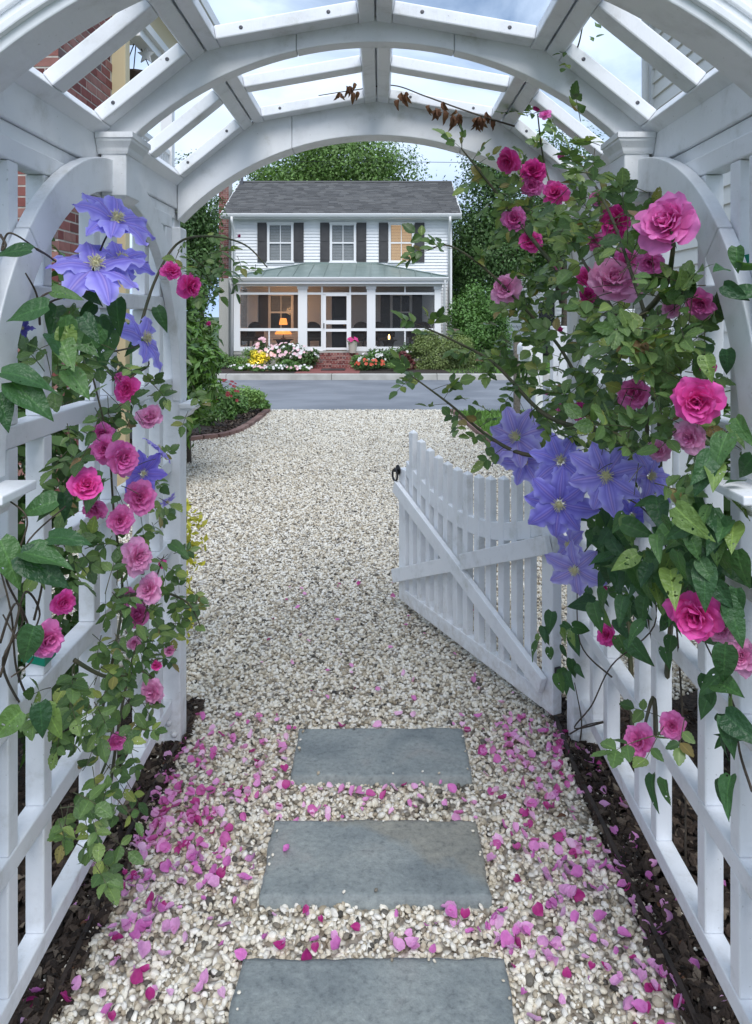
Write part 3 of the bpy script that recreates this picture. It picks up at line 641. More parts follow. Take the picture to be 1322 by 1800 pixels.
# scooped top rail
n = 24; poly = []
def rl(t): return gtop(t)-.19
xs = [.0685+(GL-.0755-.0685)*k/n for k in range(n+1)]
vs = []; fs = []
for k, x in enumerate(xs):
    zt = rl(x/GL); 
    for (nn_, zz) in ((.0085, zt-.075), (.0365, zt-.075), (.0365, zt), (.0085, zt)): vs.append(GO+gu*x+gn*nn_+gzv*zz)
    if k: b0 = 4*(k-1); fs += [(b0+j, b0+(j+1) % 4, b0+4+(j+1) % 4, b0+4+j) for j in range(4)]
fs += [(0,1,2,3), tuple(range(4*n, 4*n+4))]
MB().add(vs, fs).build('top_rail', M_PAINT, gate, .003)
def brace(name, xa, za, xb, zb, n0, n1, wd=.068, cut=None):
    d = Vector((xb-xa, zb-za)); Lb = d.length; d /= Lb; ax = gu*d.x + gzv*d.y; az = gu*(-d.y) + gzv*d.x
    o0 = GO+gu*xa+gzv*za
    segs = [(0, Lb)] if cut is None else [(0, cut[0]*Lb), (cut[1]*Lb, Lb)]
    for a, b in segs: MB().obox(o0, ax, gn, az, a, b, n0, n1, -wd/2, wd/2).build(name, M_PAINT, gate, .003)
brace('diagonal_brace', .035, .15, GL+.0, .64, -.028, -.003)
brace('diagonal_brace', .0, .687, GL+.02, .165, -.027, -.0032, cut=(.47, .545))
# ring latch on the free end
lt = MB().lathe((0, 0, 0), [(.026, 0), (.026, .004), (.02, .008), (.012, .012), (.010, .024), (.002, .026)], 20).build('latch_plate', M_BLACK, gate, smooth=False)
lp = GO + gu*(GL-.005) + gn*.0 + gzv*.725
lt.matrix_parent_inverse = Matrix(); lt.location = lp - GO; lt.rotation_euler = (-gn).to_track_quat('Z', 'Y').to_euler()
rp = [Vector((0.004*math.sin(a*3), .034*math.cos(a), -.034 + .034*math.sin(a))) for a in np.linspace(0, 2*math.pi, 25)]
tr = MB(); 
for i, p in enumerate(rp): pass
qn = (-gn); q2 = gzv; ring = [lp + qn*.020 + gu*(.028*math.cos(a)) + q2*(-.026 + .030*math.sin(a)) for a in np.linspace(0, 2*math.pi, 25)]
MB().tube(ring, .0055, 8).build('ring_handle', M_BLACK, gate, smooth=True)
for z in (.18, .6):
    gbox('hinge', -.05, -.001, .01, .036, z, z+.05, .003, M_BLACK)

# ------------------------------------------------------------------ the white house across the street
YW, YP = 27.8, 25.5
GH = -.16
def hx(px, Y=YW): return (px-PX)*Y/FPX
def hz(py, Y=YW): return CAMZ-(py-PY)*Y/FPX
M_SHUT = mat_noise('charcoal_shutter', (0.045, 0.043, 0.045), (0.06, 0.058, 0.06), 4, 0.6)
M_METALROOF = mat_noise('copper_green_roof', (0.20, 0.255, 0.235), (0.26, 0.315, 0.29), 2.5, 0.45, metal=0.2)
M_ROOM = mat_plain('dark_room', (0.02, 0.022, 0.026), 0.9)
M_BLIND = mat_plain('window_blind', (0.78, 0.82, 0.82), 0.6)
M_BLIND_LIT = mat_plain('lit_blind', (0.55, 0.45, 0.30), 0.6, emit=(1.0, 0.62, 0.30), es=0.45)
M_DOOR = mat_plain('navy_door', (0.02, 0.028, 0.05), 0.35)
M_WICKER = mat_noise('wicker', (0.03, 0.018, 0.012), (0.06, 0.04, 0.028), 60, 0.7)
def mat_glass(name, tint, alpha, rough=0.05):
    m, t, b = new_mat(name); b.inputs['Base Color'].default_value = (*tint, 1); b.inputs['Roughness'].default_value = rough
    tr = N(t, 'ShaderNodeBsdfTransparent'); ms = N(t, 'ShaderNodeMixShader'); ms.inputs[0].default_value = alpha
    o = t.nodes['Material Output']; t.links.new(tr.outputs[0], ms.inputs[1]); t.links.new(b.outputs[0], ms.inputs[2]); t.links.new(ms.outputs[0], o.inputs['Surface']); return m
M_GLASS = mat_glass('window_glass', (0.05, 0.06, 0.07), 0.28)
M_SCREEN = mat_glass('insect_screen', (0.04, 0.042, 0.046), 0.26, 0.9)
def mat_shingle():
    m, t, b = new_mat('asphalt_shingle'); g = N(t, 'ShaderNodeNewGeometry')
    r = ramp(t, [(0, (0.058, 0.057, 0.057)), (0.5, (0.082, 0.081, 0.08)), (1, (0.112, 0.11, 0.107))]); t.links.new(g.outputs['Random Per Island'], r.inputs['Fac']); t.links.new(r.outputs[0], b.inputs['Base Color'])
    b.inputs['Roughness'].default_value = 0.9; return m
M_SHING = mat_shingle()

house = empty('white_house', (-1.4, YW, GH), 'two-storey white sided house with charcoal shutters and screened porch across the street', 'house')
def siding(parent, name, x0, x1, z0, z1, y, holes, e=.115, mat=None, axis='x', sgn=-1):
    """lap siding round rectangular openings; every course a sloped board"""
    mb = MB(); n = max(1, int(round((z1-z0)/e))); e = (z1-z0)/n
    for k in range(n):
        a, b = z0+k*e, z0+(k+1)*e; segs = [(x0, x1)]
        for (hx0, hx1, hz0, hz1) in holes:
            if a < hz1-.01 and b > hz0+.01:
                ns = []
                for p, q in segs:
                    if hx0 > p and hx1 < q: ns += [(p, hx0), (hx1, q)]
                    else: ns.append((p, q))
                segs = ns
        for p, q in segs:
            d0, d1 = sgn*.034, sgn*.004
            if axis == 'x': vs = [(p, y+d0, a), (q, y+d0, a), (q, y+d1, b), (p, y+d1, b), (p, y, a), (q, y, a), (q, y, b), (p, y, b)]
            else: vs = [(y+d0, p, a), (y+d0, q, a), (y+d1, q, b), (y+d1, p, b), (y, p, a), (y, q, a), (y, q, b), (y, p, b)]
            mb.add(vs, [(0,1,2,3), (4,5,1,0), (5,6,2,1), (7,4,0,3)])
    return mb.build(name, mat or M_SIDING, parent)
def HB(name, x0, x1, y0, y1, z0, z1, mat=None, par=None, bev=0): return MB().box(x0, x1, y0, y1, z0, z1).build(name, mat or M_TRIM, par or house, bev)
WX0, WX1 = hx(409), hx(793); EZ = hz(384, 27.4)
wins_up = [(470, 516), (580, 626), (683, 728)]
holes = [(hx(a+4), hx(b-4), hz(458), hz(396)) for a, b in wins_up]
low = [(472, 516), (686, 724)]
holes += [(hx(a+3), hx(b-3), hz(578), hz(520)) for a, b in low]
dx0, dx1 = hx(581), hx(611); holes.append((dx0, dx1, hz(617), hz(517)))
siding(house, 'wall', WX0, WX1, GH, EZ+.05, YW, holes)
# other three walls, plain siding
siding(house, 'wall', YW, YW+6.4, GH, EZ+.05, WX1, [], axis='y', sgn=1)
siding(house, 'wall', YW, YW+6.4, GH, EZ+.05, WX0, [], axis='y', sgn=-1)
HB('wall', WX0+.02, WX1-.02, YW+6.38, YW+6.42, GH, EZ, M_SIDING)
for s_, x in ((1, WX1), (-1, WX0)):
    gab = MB().add([(x, YW, EZ+.05), (x, YW+6.4, EZ+.05), (x, YW+3.2, EZ+1.72)], [(0,1,2)]).build('gable', M_SIDING, house)
for x0, x1 in ((WX0-.03, WX0+.11), (WX1-.11, WX1+.03)): HB('corner_board', x0, x1, YW-.045, YW-.024, GH, EZ)
HB('frieze', WX0, WX1, YW-.06, YW-.024, EZ-.02, EZ+.14)
# roof: four planes worth of shingle courses
roof = empty('roof', (-1.4, YW+3, EZ), parent=house)
RX0, RX1 = hx(389, 27.4), hx(808, 27.4)+.05; ez, rz = hz(376, 27.35), hz(320, 31.0); y_e, y_r = 27.35, 31.0
mb = MB(); n = 22
for k in range(n):
    f0, f1 = k/n, (k+1)/n+.02
    ya, za, yb, zb = y_e+(y_r-y_e)*f0, ez+(rz-ez)*f0, y_e+(y_r-y_e)*f1, ez+(rz-ez)*f1
    x = RX0-(k % 2)*.17; xr = 0
    while x < RX1:
        wd = rng.choice((.24, .3, .36)); p, q = max(x, RX0), min(x+wd-.006, RX1); t_ = rng.choice((.012, .02, .026))
        if q > p: mb.add([(p, ya, za+t_), (q, ya, za+t_), (q, yb, zb+.006), (p, yb, zb+.006), (p, ya-.004, za-.012), (q, ya-.004, za-.012)], [(0,1,2,3), (4,5,1,0)])
        x += wd
o = mb.mesh('shingles', M_SHING); so = link('shingles', o, None); so.parent = roof; so.matrix_parent_inverse = Matrix.Translation(Vector(roof.location)).inverted(); so['kind'] = 'stuff'
def rpart(name, mb, mat): o = mb.build(name, mat, None); o.parent = roof; o.matrix_parent_inverse = Matrix.Translation(Vector(roof.location)).inverted(); return o
rpart('rear_slope', MB().add([(RX0, y_r, rz), (RX1, y_r, rz), (RX1, 34.6, ez), (RX0, 34.6, ez)], [(0,1,2,3)]), M_SHING)
rpart('deck', MB().add([(RX0+.02, y_e+.02, ez-.03), (RX1-.02, y_e+.02, ez-.03), (RX1-.02, y_r, rz-.03), (RX0+.02, y_r, rz-.03)], [(0,1,2,3)]), M_TRIM)
rpart('ridge_cap', MB().prism([(y_r-.13, rz-.03), (y_r, rz+.05), (y_r+.13, rz-.03)], 'x', RX0, RX1), M_SHING)
for x0 in (RX0-.02, RX1-.03): rpart('rake_board', MB().prism([(y_e, ez-.17), (y_e, ez+.01), (y_r, rz+.01), (y_r, rz-.17)], 'x', x0, x0+.05), M_TRIM)
HB('soffit', RX0+.02, RX1-.02, y_e, YW-.062, ez-.15, ez-.12)
gut = MB().prism([(y_e-.02, ez-.12), (y_e-.02, ez), (y_e-.13, ez+.005), (y_e-.13, ez-.03), (y_e-.09, ez-.10), (y_e-.06, ez-.12)], 'x', RX0-.01, RX1+.01).build('gutter', M_TRIM, house)
for px_, pe in ((412, 1), (789, -1)):
    x = hx(px_); MB().tube([(x, y_e-.07, ez-.1), (x, y_e-.02, ez-.3), (x, YW-.10, ez-.55), (x, YW-.10, GH+.1)], .045, 8).build('downspout', M_TRIM, house, smooth=True)
# chimney of individual brick courses, on the left gable
ch = HB('chimney', hx(398, 30.0)-.25, hx(398, 30.0)+.12, 29.8, 30.6, GH, rz-.12, M_MORTAR)
mb = MB(); zc_ = 3.0
cx0, cx1 = hx(398, 30.0)-.25, hx(398, 30.0)+.12
for k in range(int((rz-.12-3.0)/.075)):
    x = cx0-.006+(k % 2)*-.1
    while x < cx1:
        p, q = max(x, cx0-.008), min(x+.19, cx1+.008)
        if q-p > .03: mb.box(p, q, 29.79, 29.81, 3.0+k*.075, 3.0+k*.075+.062)
        x += .2
c2 = mb.build('brick_courses', M_BRICK, None); c2.parent = ch; c2['kind'] = 'stuff'
HB('vent_pipe', hx(428, 31)-.05, hx(428, 31)+.05, 30.6, 30.7, rz-.3, rz+.28, M_SCREW)

def window(px0, px1, py0, py1, Y, blind, lit=False, blind_lo=0.0, shutters=True, sh=(17, 18)):
    x0, x1, z0, z1 = hx(px0, Y), hx(px1, Y), hz(py1, Y), hz(py0, Y)
    wn_ = empty('window', ((x0+x1)/2, Y, z0), parent=house)
    def W(name, mb, mat, bev=0):
        o = mb.build(name, mat, None, bev); o.parent = wn_; o.matrix_parent_inverse = Matrix.Translation(Vector(wn_.location)).inverted(); return o
    f = .085; yf0, yf1 = Y-.055, Y+.03
    W('casing', MB().box(x0, x0+f, yf0, yf1, z0, z1), M_TRIM); W('casing', MB().box(x1-f, x1, yf0, yf1, z0, z1), M_TRIM)
    W('head', MB().box(x0-.02, x1+.02, yf0-.015, yf1, z1+.001, z1+.07), M_TRIM); W('sill', MB().box(x0-.03, x1+.03, yf0-.03, yf1, z0-.05, z0-.001), M_TRIM)
    a, b = x0+f+.001, x1-f-.001; zm = (z0+z1)/2
    W('sash_rail', MB().box(a, b, Y-.03, Y+.02, zm-.028, zm+.028), M_TRIM)
    for z_ in (z0+.002, z1-.042): W('sash_rail', MB().box(a, b, Y-.02, Y+.02, z_, z_+.04), M_TRIM)
    xm = (a+b)/2
    for za, zb in ((z0+.043, zm-.029), (zm+.029, z1-.043)):
        W('muntin', MB().box(xm-.014, xm+.014, Y-.018, Y+.015, za, zb), M_TRIM)
        W('pane', MB().box(a, xm-.0145, Y-.003, Y+.003, za, zb), M_GLASS); W('pane', MB().box(xm+.0145, b, Y-.003, Y+.003, za, zb), M_GLASS)
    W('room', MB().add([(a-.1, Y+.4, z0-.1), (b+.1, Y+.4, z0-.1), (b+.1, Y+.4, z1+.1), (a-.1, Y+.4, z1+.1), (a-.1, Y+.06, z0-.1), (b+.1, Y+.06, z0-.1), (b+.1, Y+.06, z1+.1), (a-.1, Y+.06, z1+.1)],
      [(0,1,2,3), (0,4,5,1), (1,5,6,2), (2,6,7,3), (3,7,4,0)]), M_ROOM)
    if blind:
        zb0 = z0 + (z1-z0)*blind_lo; n = int((z1-zb0)/.055); mb = MB()
        for k in range(n): zz = z1-.03-k*.055; mb.add([(a+.01, Y+.032, zz), (b-.01, Y+.032, zz), (b-.01, Y+.020, zz-.047), (a+.01, Y+.020, zz-.047)], [(0,1,2,3)])
        o = W('blind', mb, M_BLIND_LIT if lit else M_BLIND)
    if shutters:
        for (sa, sb) in ((px0-sh[0], px0-.6), (px1+.6, px1+sh[1])):
            s0, s1 = hx(sa, Y), hx(sb, Y); so_ = HB('shutter', s0, s1, Y-.06, Y-.024, z0-.02, z1+.05, M_SHUT)
            for za, zb in ((z0+.06, zm-.05), (zm+.05, z1-.03)):
                m_ = MB(); m_.box(s0+.05, s1-.05, Y-.072, Y-.0605, za, zb); q = m_.build('panel', M_SHUT, None, .006); q.parent = so_
    return wn_
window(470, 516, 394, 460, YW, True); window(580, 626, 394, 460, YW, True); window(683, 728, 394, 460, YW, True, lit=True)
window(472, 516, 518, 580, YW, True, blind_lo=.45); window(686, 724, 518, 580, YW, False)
# front door behind the porch
fd = HB('front_door', dx0+.05, dx1-.05, YW-.02, YW+.03, hz(617), hz(520), M_DOOR)
for x0, x1, z0, z1 in ((dx0-.05, dx0+.048, hz(617), hz(517)), (dx1-.048, dx1+.05, hz(617), hz(517)), (dx0-.05, dx1+.05, hz(517)+.001, hz(517)+.1)): HB('door_casing', x0, x1, YW-.05, YW+.02, z0, z1)
w_ = MB().box(dx0+.14, dx1-.14, YW-.026, YW-.0205, hz(556), hz(524)).build('door_light', M_GLASS, None); w_.parent = fd
q = MB().lathe((dx1-.11, YW-.05, hz(573)), [(.001, 0), (.03, .01), (.03, .05), (.001, .06)], 8).build('handle', M_GOLD, None); q.parent = fd

# porch
porch = empty('porch', (-1.4, YP, GH), parent=house)
def PB(name, x0, x1, y0, y1, z0, z1, mat=None, bev=0):
    o = MB().box(x0, x1, y0, y1, z0, z1).build(name, mat or M_TRIM, None, bev); o.parent = porch; o.matrix_parent_inverse = Matrix.Translation(Vector(porch.location)).inverted(); return o
def PM(name, mb, mat, **k): o = mb.build(name, mat, None, **k); o.parent = porch; o.matrix_parent_inverse = Matrix.Translation(Vector(porch.location)).inverted(); return o
px_ = lambda p: hx(p, YP); pz_ = lambda p: hz(p, YP)
PX0, PX1 = px_(411), px_(775); FZ = pz_(617)
PB('floor', PX0, PX1, YP, YW-.03, FZ-.12, FZ, M_CONC)
for a, b in ((PX0, px_(545)), (px_(630), PX1)): PB('skirt', a+.02, b, YP+.03, YP+.06, GH-.05, FZ-.121, M_CONC)
for a, b in ((411, 422), (524, 540), (645, 660), (764, 775)):
    PB('post', px_(a), px_(b), YP-.02, YP+.12, FZ, pz_(503.5))
    PB('post_cap', px_(a)-.03, px_(b)+.03, YP-.05, YP+.15, pz_(503.4)-.09, pz_(503.4)-.002)
PB('beam', PX0-.05, PX1+.05, YP-.03, YP+.13, pz_(503.3), pz_(497)+.02)
PB('ceiling', PX0, PX1, YP+.14, YW-.03, pz_(500), pz_(499), M_TRIM)
bays = [(422, 524, [473]), (540, 645, [566, 615.5]), (660, 764, [712])]
for bi, (a, b, mull) in enumerate(bays):
    xa, xb = px_(a)+.001, px_(b)-.001
    for r0, r1 in ((514, 518), (577, 582), (609.5, 617)):
        if bi == 1 and r0 > 520:
            for u, v in ((a, 565.9), (615.6, b)): PB('rail', px_(u)+.001, px_(v)-.003, YP+.01, YP+.07, pz_(r1)+.001, pz_(r0))
        else: PB('rail', xa, xb, YP+.01, YP+.07, pz_(r1)+.001, pz_(r0))
    for m_ in mull:
        if bi == 1:
            PB('mullion', px_(m_)-.03, px_(m_)+.03, YP+.012, YP+.068, FZ+.002, pz_(518)); PB('mullion', px_(m_)-.03, px_(m_)+.03, YP+.012, YP+.068, pz_(514)+.001, pz_(503.6))
        else:
            PB('mullion', px_(m_)-.022, px_(m_)+.022, YP+.012, YP+.068, pz_(609.5)+.001, pz_(582)); PB('mullion', px_(m_)-.022, px_(m_)+.022, YP+.012, YP+.068, pz_(514)+.001, pz_(503.6))
    PB('screen', xa, xb, YP+.075, YP+.077, FZ+.01, pz_(503.6), M_SCREEN)
# side screens
for x in (PX0+.06, PX1-.06):
    PB('screen', x-.002, x, YP+.14, YW-.05, FZ+.1, pz_(503.6), M_SCREEN)
    for r0, r1 in ((577, 582), (609.5, 617)): PB('rail', x-.03, x+.03, YP+.13, YW-.05, pz_(r1), pz_(r0))
# screen door
sdr = empty('screen_door', (px_(591), YP, FZ), parent=house)
def SDM(name, x0, x1, z0, z1, mat=None, y0=YP-.012, y1=YP+.03):
    o = MB().box(x0, x1, y0, y1, z0, z1).build(name, mat or M_TRIM, None); o.parent = sdr; o.matrix_parent_inverse = Matrix.Translation(Vector(sdr.location)).inverted()
SDM('stile', px_(567.8), px_(573), FZ+.02, pz_(516)-.05); SDM('stile', px_(609.5), px_(614.5), FZ+.02, pz_(516)-.05)
for r0, r1 in ((516.8, 520.5), (562, 570), (577, 583), (610, 615)): SDM('rail', px_(573)+.001, px_(609.5)-.001, pz_(r1)+.001, pz_(r0)-.02)
SDM('handle', px_(568.8), px_(570.4), pz_(577), pz_(568), M_BLACK, YP-.05, YP-.013)
# hipped metal roof in standing-seam panels
prf = empty('porch_roof', (-1.4, YP, pz_(490)), parent=house)
def PR(name, mb, mat, **k): o = mb.build(name, mat, None, **k); o.parent = prf; o.matrix_parent_inverse = Matrix.Translation(Vector(prf.location)).inverted(); return o
ye = 25.2; xe0, xe1 = hx(404, ye), hx(787, ye); zef = hz(487, ye); xt0, xt1 = hx(538), hx(662); ztf = hz(464, YW); yt = YW-.03
def front_top(x):
    """how far up the slope (0..1) the front plane reaches at eave position x"""
    if x < xt0: return max(0, (x-xe0)/(xt0-xe0))
    if x > xt1: return max(0, (xe1-x)/(xe1-xt1))
    return 1
def fp(x, t): return (x, ye+(yt-ye)*t, zef+(ztf-zef)*t)
nP = 14
for k in range(nP):
    a, b = xe0+(xe1-xe0)*k/nP, xe0+(xe1-xe0)*(k+1)/nP
    cuts = [a]+[c for c in (xt0, xt1) if a < c < b]+[b]
    vs = [fp(x, 0) for x in cuts]+[fp(x, front_top(x)) for x in reversed(cuts)]
    p_ = PR('seam_panel', MB().add(vs, [tuple(range(len(vs)))]), M_METALROOF)
    if k:
        t = front_top(a); A, B_ = Vector(fp(a, 0)), Vector(fp(a, t)); s_ = MB(); s_.obox(A, (1, 0, 0), (B_-A), (0, 0, 1), -.012, .012, 0, 1, .0, .035)
        o = s_.build('seam', M_METALROOF, None); o.parent = p_
for (A, B_, C_) in (((xe0, ye, zef), (xe0, yt, zef), (xt0, yt, ztf)), ((xe1, ye, zef), (xe1, yt, zef), (xt1, yt, ztf))):
    PR('hip_panel', MB().add([A, B_, C_], [(0,1,2)]), M_METALROOF)
    PR('hip_ridge', MB().tube([Vector(A)+Vector((0,0,.02)), Vector(C_)+Vector((0,0,.02))], .025, 6), M_METALROOF)
PR('ridge_flashing', MB().box(xt0-.05, xt1+.05, yt-.05, yt+.003, ztf-.02, ztf+.06), M_METALROOF)
PR('gutter', MB().prism([(ye, zef-.13), (ye, zef-.01), (ye-.11, zef-.005), (ye-.11, zef-.04), (ye-.06, zef-.12)], 'x', xe0-.02, xe1+.02), M_TRIM)
PR('fascia', MB().box(xe0+.02, xe1-.02, ye+.01, YP+.12, zef-.22, zef-.03), M_TRIM)
MB().tube([(px_(781), ye-.05, zef-.1), (px_(781), YP-.06, zef-.4), (px_(781), YP-.06, GH+.1)], .04, 8).build('downspout', M_TRIM, house, smooth=True)
MB().tube([(px_(408), ye-.05, zef-.1), (px_(408), YP-.06, zef-.4), (px_(408), YP-.06, GH+.1)], .04, 8).build('downspout', M_TRIM, house, smooth=True)

# brick steps: brick by brick in each tread
stp = empty('brick_steps', (px_(588), YP-.6, GH), 'red brick steps with four treads leading up to the screen door', 'steps')
sx0, sx1 = hx(547, 25.0), hx(630, 25.0); nst = 4; rise = (FZ-.05-GH)/nst
for k in range(nst):
    y0 = YP-.03-(nst-k)*.30; z0 = GH+k*rise; z1 = z0+rise
    MB().box(sx0+.012, sx1-.012, y0+.012, YP-.028, z0-.02, z1-.012).build('mortar_core', M_MORTAR, stp)
    nb = 15; bw = (sx1-sx0)/nb; me = MB().box(-bw/2+.005, bw/2-.005, -.1, .1, -.03, .03).mesh('brick', M_BRICK)
    me2 = MB().box(-bw+.005, bw-.005, -.02, .02, -.025, .025).mesh('brick', M_BRICK)
    for j in range(nb):
        o = link('brick', me, stp); o.location = (sx0+bw*(j+.5), y0+.1, z1-.03)
    for j in range(7):
        o = link('brick', me2, stp); o.location = (sx0+bw*(2*j+1.5), y0+.02, z0+.028)
# brick landing at the kerb + door mat
tag(HB('brick_path', sx0-.25, sx1+.1, 22.3, YP-1.25, GH-.03, GH+.012, M_BRICK), 'low brick landing between the kerb and the brick steps', 'path')['kind'] = 'structure'
bpy.data.objects['brick_path'].parent = None
mat_o = MB().box(hx(565, 23.6), hx(607, 23.6), 23.3, 23.9, GH+.013, GH+.04).build('door_mat', M_BLACK, None, .01); tag(mat_o, 'dark door mat lying at the foot of the brick steps', 'mat')
# pot on the top step
pot = empty('flower_pot', (hx(620, 25.15), 25.15, FZ-.05), 'pale tapered pot of magenta flowers on the top brick step', 'pot')
M_POT = mat_plain('pale_pot', (0.46, 0.42, 0.36), 0.7)
MB().lathe(pot.location, [(.11, 0), (.115, .01), (.155, .34), (.165, .35), (.165, .38), (.14, .38), (.13, .33)], 18).build('pot_body', M_POT, pot, smooth=False)

# furniture on the porch
def chair(px, Y, rz, lb):
    c = empty('wicker_chair', (hx(px, Y), Y, FZ), lb, 'chair', 'wicker chairs on the porch'); c.rotation_euler = (0, 0, rz)
    def cp(name, mb, **k): o = mb.build(name, M_WICKER, None, **k); o.parent = c; return o
    cp('seat', MB().box(-.3, .3, -.28, .28, .3, .42), bevel=.03)
    n = 10; poly = [(.34*math.cos(math.pi*k/n), .42+.0+.55*math.sin(math.pi*k/n)**.6) for k in range(n+1)]
    cp('backrest', MB().prism([(x, z) for x, z in poly], 'y', .24, .31), bevel=.02)
    for s in (-1, 1): cp('arm', MB().box(s*.3, s*.38, -.26, .27, .42, .64), bevel=.03)
    for sx in (-.27, .27):
        for sy in (-.24, .24): cp('leg', MB().box(sx-.03, sx+.03, sy-.03, sy+.03, 0, .3))
chair(441, 26.9, R(-25), 'dark wicker chair in the porch bay with the lit lamp')
chair(553, 27.0, R(20), 'dark wicker chair behind the narrow screen beside the screen door latch')
chair(630, 27.0, R(-20), 'dark wicker chair behind the narrow screen on the flower pot side')
chair(672, 26.9, R(30), 'dark wicker chair beside the lantern table on the porch')
chair(738, 26.9, R(-30), 'dark wicker chair farthest from the lit lamp, behind the domed shrub')
def table(px, Y, r, h, lb):
    t = empty('side_table', (hx(px, Y), Y, FZ), lb, 'table')
    MB().lathe(t.location, [(r, h-.03), (r, h), (0.001, h+.001)], 16).build('top', M_WICKER, t); MB().lathe(t.location, [(r*.7, 0), (r*.55, h*.5), (r*.75, h-.031)], 12).build('base', M_WICKER, t)
    return t
table(498, 26.8, .36, .36, 'dark round table carrying the lit lamp on the porch'); table(683, 26.6, .3, .34, 'dark low table carrying the small lantern on the porch')
lm = empty('table_lamp', (hx(498, 26.8), 26.8, FZ+.362), 'lit amber stained glass lamp on the porch table', 'lamp')
M_LAMP = mat_plain('amber_shade', (0.5, 0.16, 0.03), 0.4, emit=(1.0, 0.32, 0.07), es=1.4)
MB().lathe(lm.location, [(.10, 0), (.10, .02), (.02, .05), (.02, .28), (.015, .46)], 10).build('base', M_WICKER, lm)
MB().lathe(lm.location, [(.30, .17), (.27, .24), (.12, .36), (.05, .38)], 16).build('lower_shade', M_LAMP, lm)
MB().lathe(lm.location, [(.13, .50), (.15, .52), (.11, .72), (.08, .73)], 16).build('upper_shade', M_LAMP, lm)
ld = bpy.data.lights.new('lamp_bulb', 'POINT'); ld.energy = 15; ld.color = (1, .55, .25); ld.shadow_soft_size = .15
lo = bpy.data.objects.new('lamp_bulb', ld); COL.objects.link(lo); lo.parent = lm; lo.location = (.0, -.1, 1.0)
ln = empty('lantern', (hx(684, 26.5), 26.5, FZ+.345), 'small lit lantern on the low porch table', 'lantern')
M_FLAME = mat_plain('flame', (1, .7, .3), 0.5, emit=(1, .6, .2), es=6)
for sx in (-.07, .07):
    for sy in (-.07, .07): MB().box(ln.location.x+sx-.012, ln.location.x+sx+.012, 26.5+sy-.012, 26.5+sy+.012, FZ+.345, FZ+.60).build('frame_post', M_BLACK, ln)
MB().box(ln.location.x-.1, ln.location.x+.1, 26.4, 26.6, FZ+.60, FZ+.63).build('top', M_BLACK, ln); MB().box(ln.location.x-.1, ln.location.x+.1, 26.4, 26.6, FZ+.345, FZ+.36).build('base', M_BLACK, ln)
MB().lathe((ln.location.x, 26.5, FZ+.361), [(.03, 0), (.035, .1), (.012, .17)], 8).build('candle', M_FLAME, ln)

# ------------------------------------------------------------------ brick house beside the arbor
bh = empty('brick_house', (-2.3, 5.45, 0), 'red brick house with cream trim rising behind the arbor lattice', 'house')
BX, BY0, BY1, BZ = -2.3, 5.45, 6.54, 4.7
MB().box(BX-1.5, BX-.002, BY0+.002, BY1, -.05, BZ).build('wall', M_MORTAR, bh)
def zvis(z): return 2.35 < z < 4.45 or 1.35 < z < 2.2
brs = []
c_h = .077
for k in range(int(BZ/c_h)):
    z = .0+k*c_h+.033
    y = BY0-(k % 2)*.105
    while y < BY1:
        a, b = max(y, BY0), min(y+.2, BY1-.002)
        if b-a > .03: brs.append(('y', a, b, z))
        y += .212
    x = BX-(.1 if k % 2 == 0 else .2)
    while x > BX-1.4: brs.append(('x', x-.2 if True else x, x, z)); x -= .21
    if True: brs.append(('x', BX-(.09 if k % 2 == 0 else .19), BX-.0, z))
bm_cache = {}
sel = [b for b in brs if zvis(b[3]) and (b[0] == 'y' or b[2] > BX-.7)]; sel.sort(key=lambda b: (b[0] == 'x', abs(b[3]-3.1))); chosen = set(sel[:300]); rest = MB()
for bk in brs:
    ax, a, b, z = bk; dp = rng.uniform(0, .004)
    if bk in chosen:
        ln_ = round(b-a, 3); key = (ax, ln_)
        if key not in bm_cache: bm_cache[key] = (MB().box(-.02, .004, -ln_/2, ln_/2, -.0315, .0315) if ax == 'y' else MB().box(-ln_/2, ln_/2, -.004, .02, -.0315, .0315)).mesh('brick', M_BRICK)
        o = link('brick', bm_cache[key], bh); o.location = (BX-.004+dp, (a+b)/2, z) if ax == 'y' else ((a+b)/2, BY0+.004-dp, z)
    elif ax == 'y': rest.box(BX-.02, BX+dp, a, b, z-.0315, z+.0315)
    else: rest.box(a, b, BY0-dp, BY0+.02, z-.0315, z+.0315)
def mat_brick_island():
    m = M_BRICK.copy(); m.name = 'brick_mass'; t = m.node_tree
    oi = [n for n in t.nodes if n.type == 'OBJECT_INFO'][0]; g = t.nodes.new('ShaderNodeNewGeometry')
    for l in list(t.links):
        if l.from_node == oi: t.links.new(g.outputs['Random Per Island'], l.to_socket)
    return m
M_BRICK_I = mat_brick_island()
ro_ = rest.build('brick_courses', M_BRICK_I, bh); ro_['kind'] = 'stuff'
c2.data.materials[0] = M_BRICK_I
def BB(name, x0, x1, y0, y1, z0, z1, mat, bev=.004): return MB().box(x0, x1, y0, y1, z0, z1).build(name, mat, bh, bev)
BB('corner_board', BX-.1, BX+.115, BY1+.002, BY1+.12, 0, BZ, M_CREAM)
BB('porch_ceiling', BX-3, -2.02, 6.67, 8.15, 4.42, 4.46, mat_plain('porch_ceiling', (.50, .48, .42), .6))
BB('porch_beam', -2.22, -2.10, 6.67, 8.1, 3.98, 4.15, M_TRIM); BB('beam_moulding', -2.10, -2.06, 6.67, 8.1, 4.06, 4.14, M_TRIM); BB('frieze_board', -2.2, -2.08, 6.67, 8.1, 4.152, 4.418, M_CREAM)
BB('eave_soffit', -2.018, -1.78, 6.67, 8.2, 4.47, 4.50, M_TRIM); BB('gutter', -1.79, -1.69, 6.67, 8.2, 4.505, 4.62, M_TRIM)
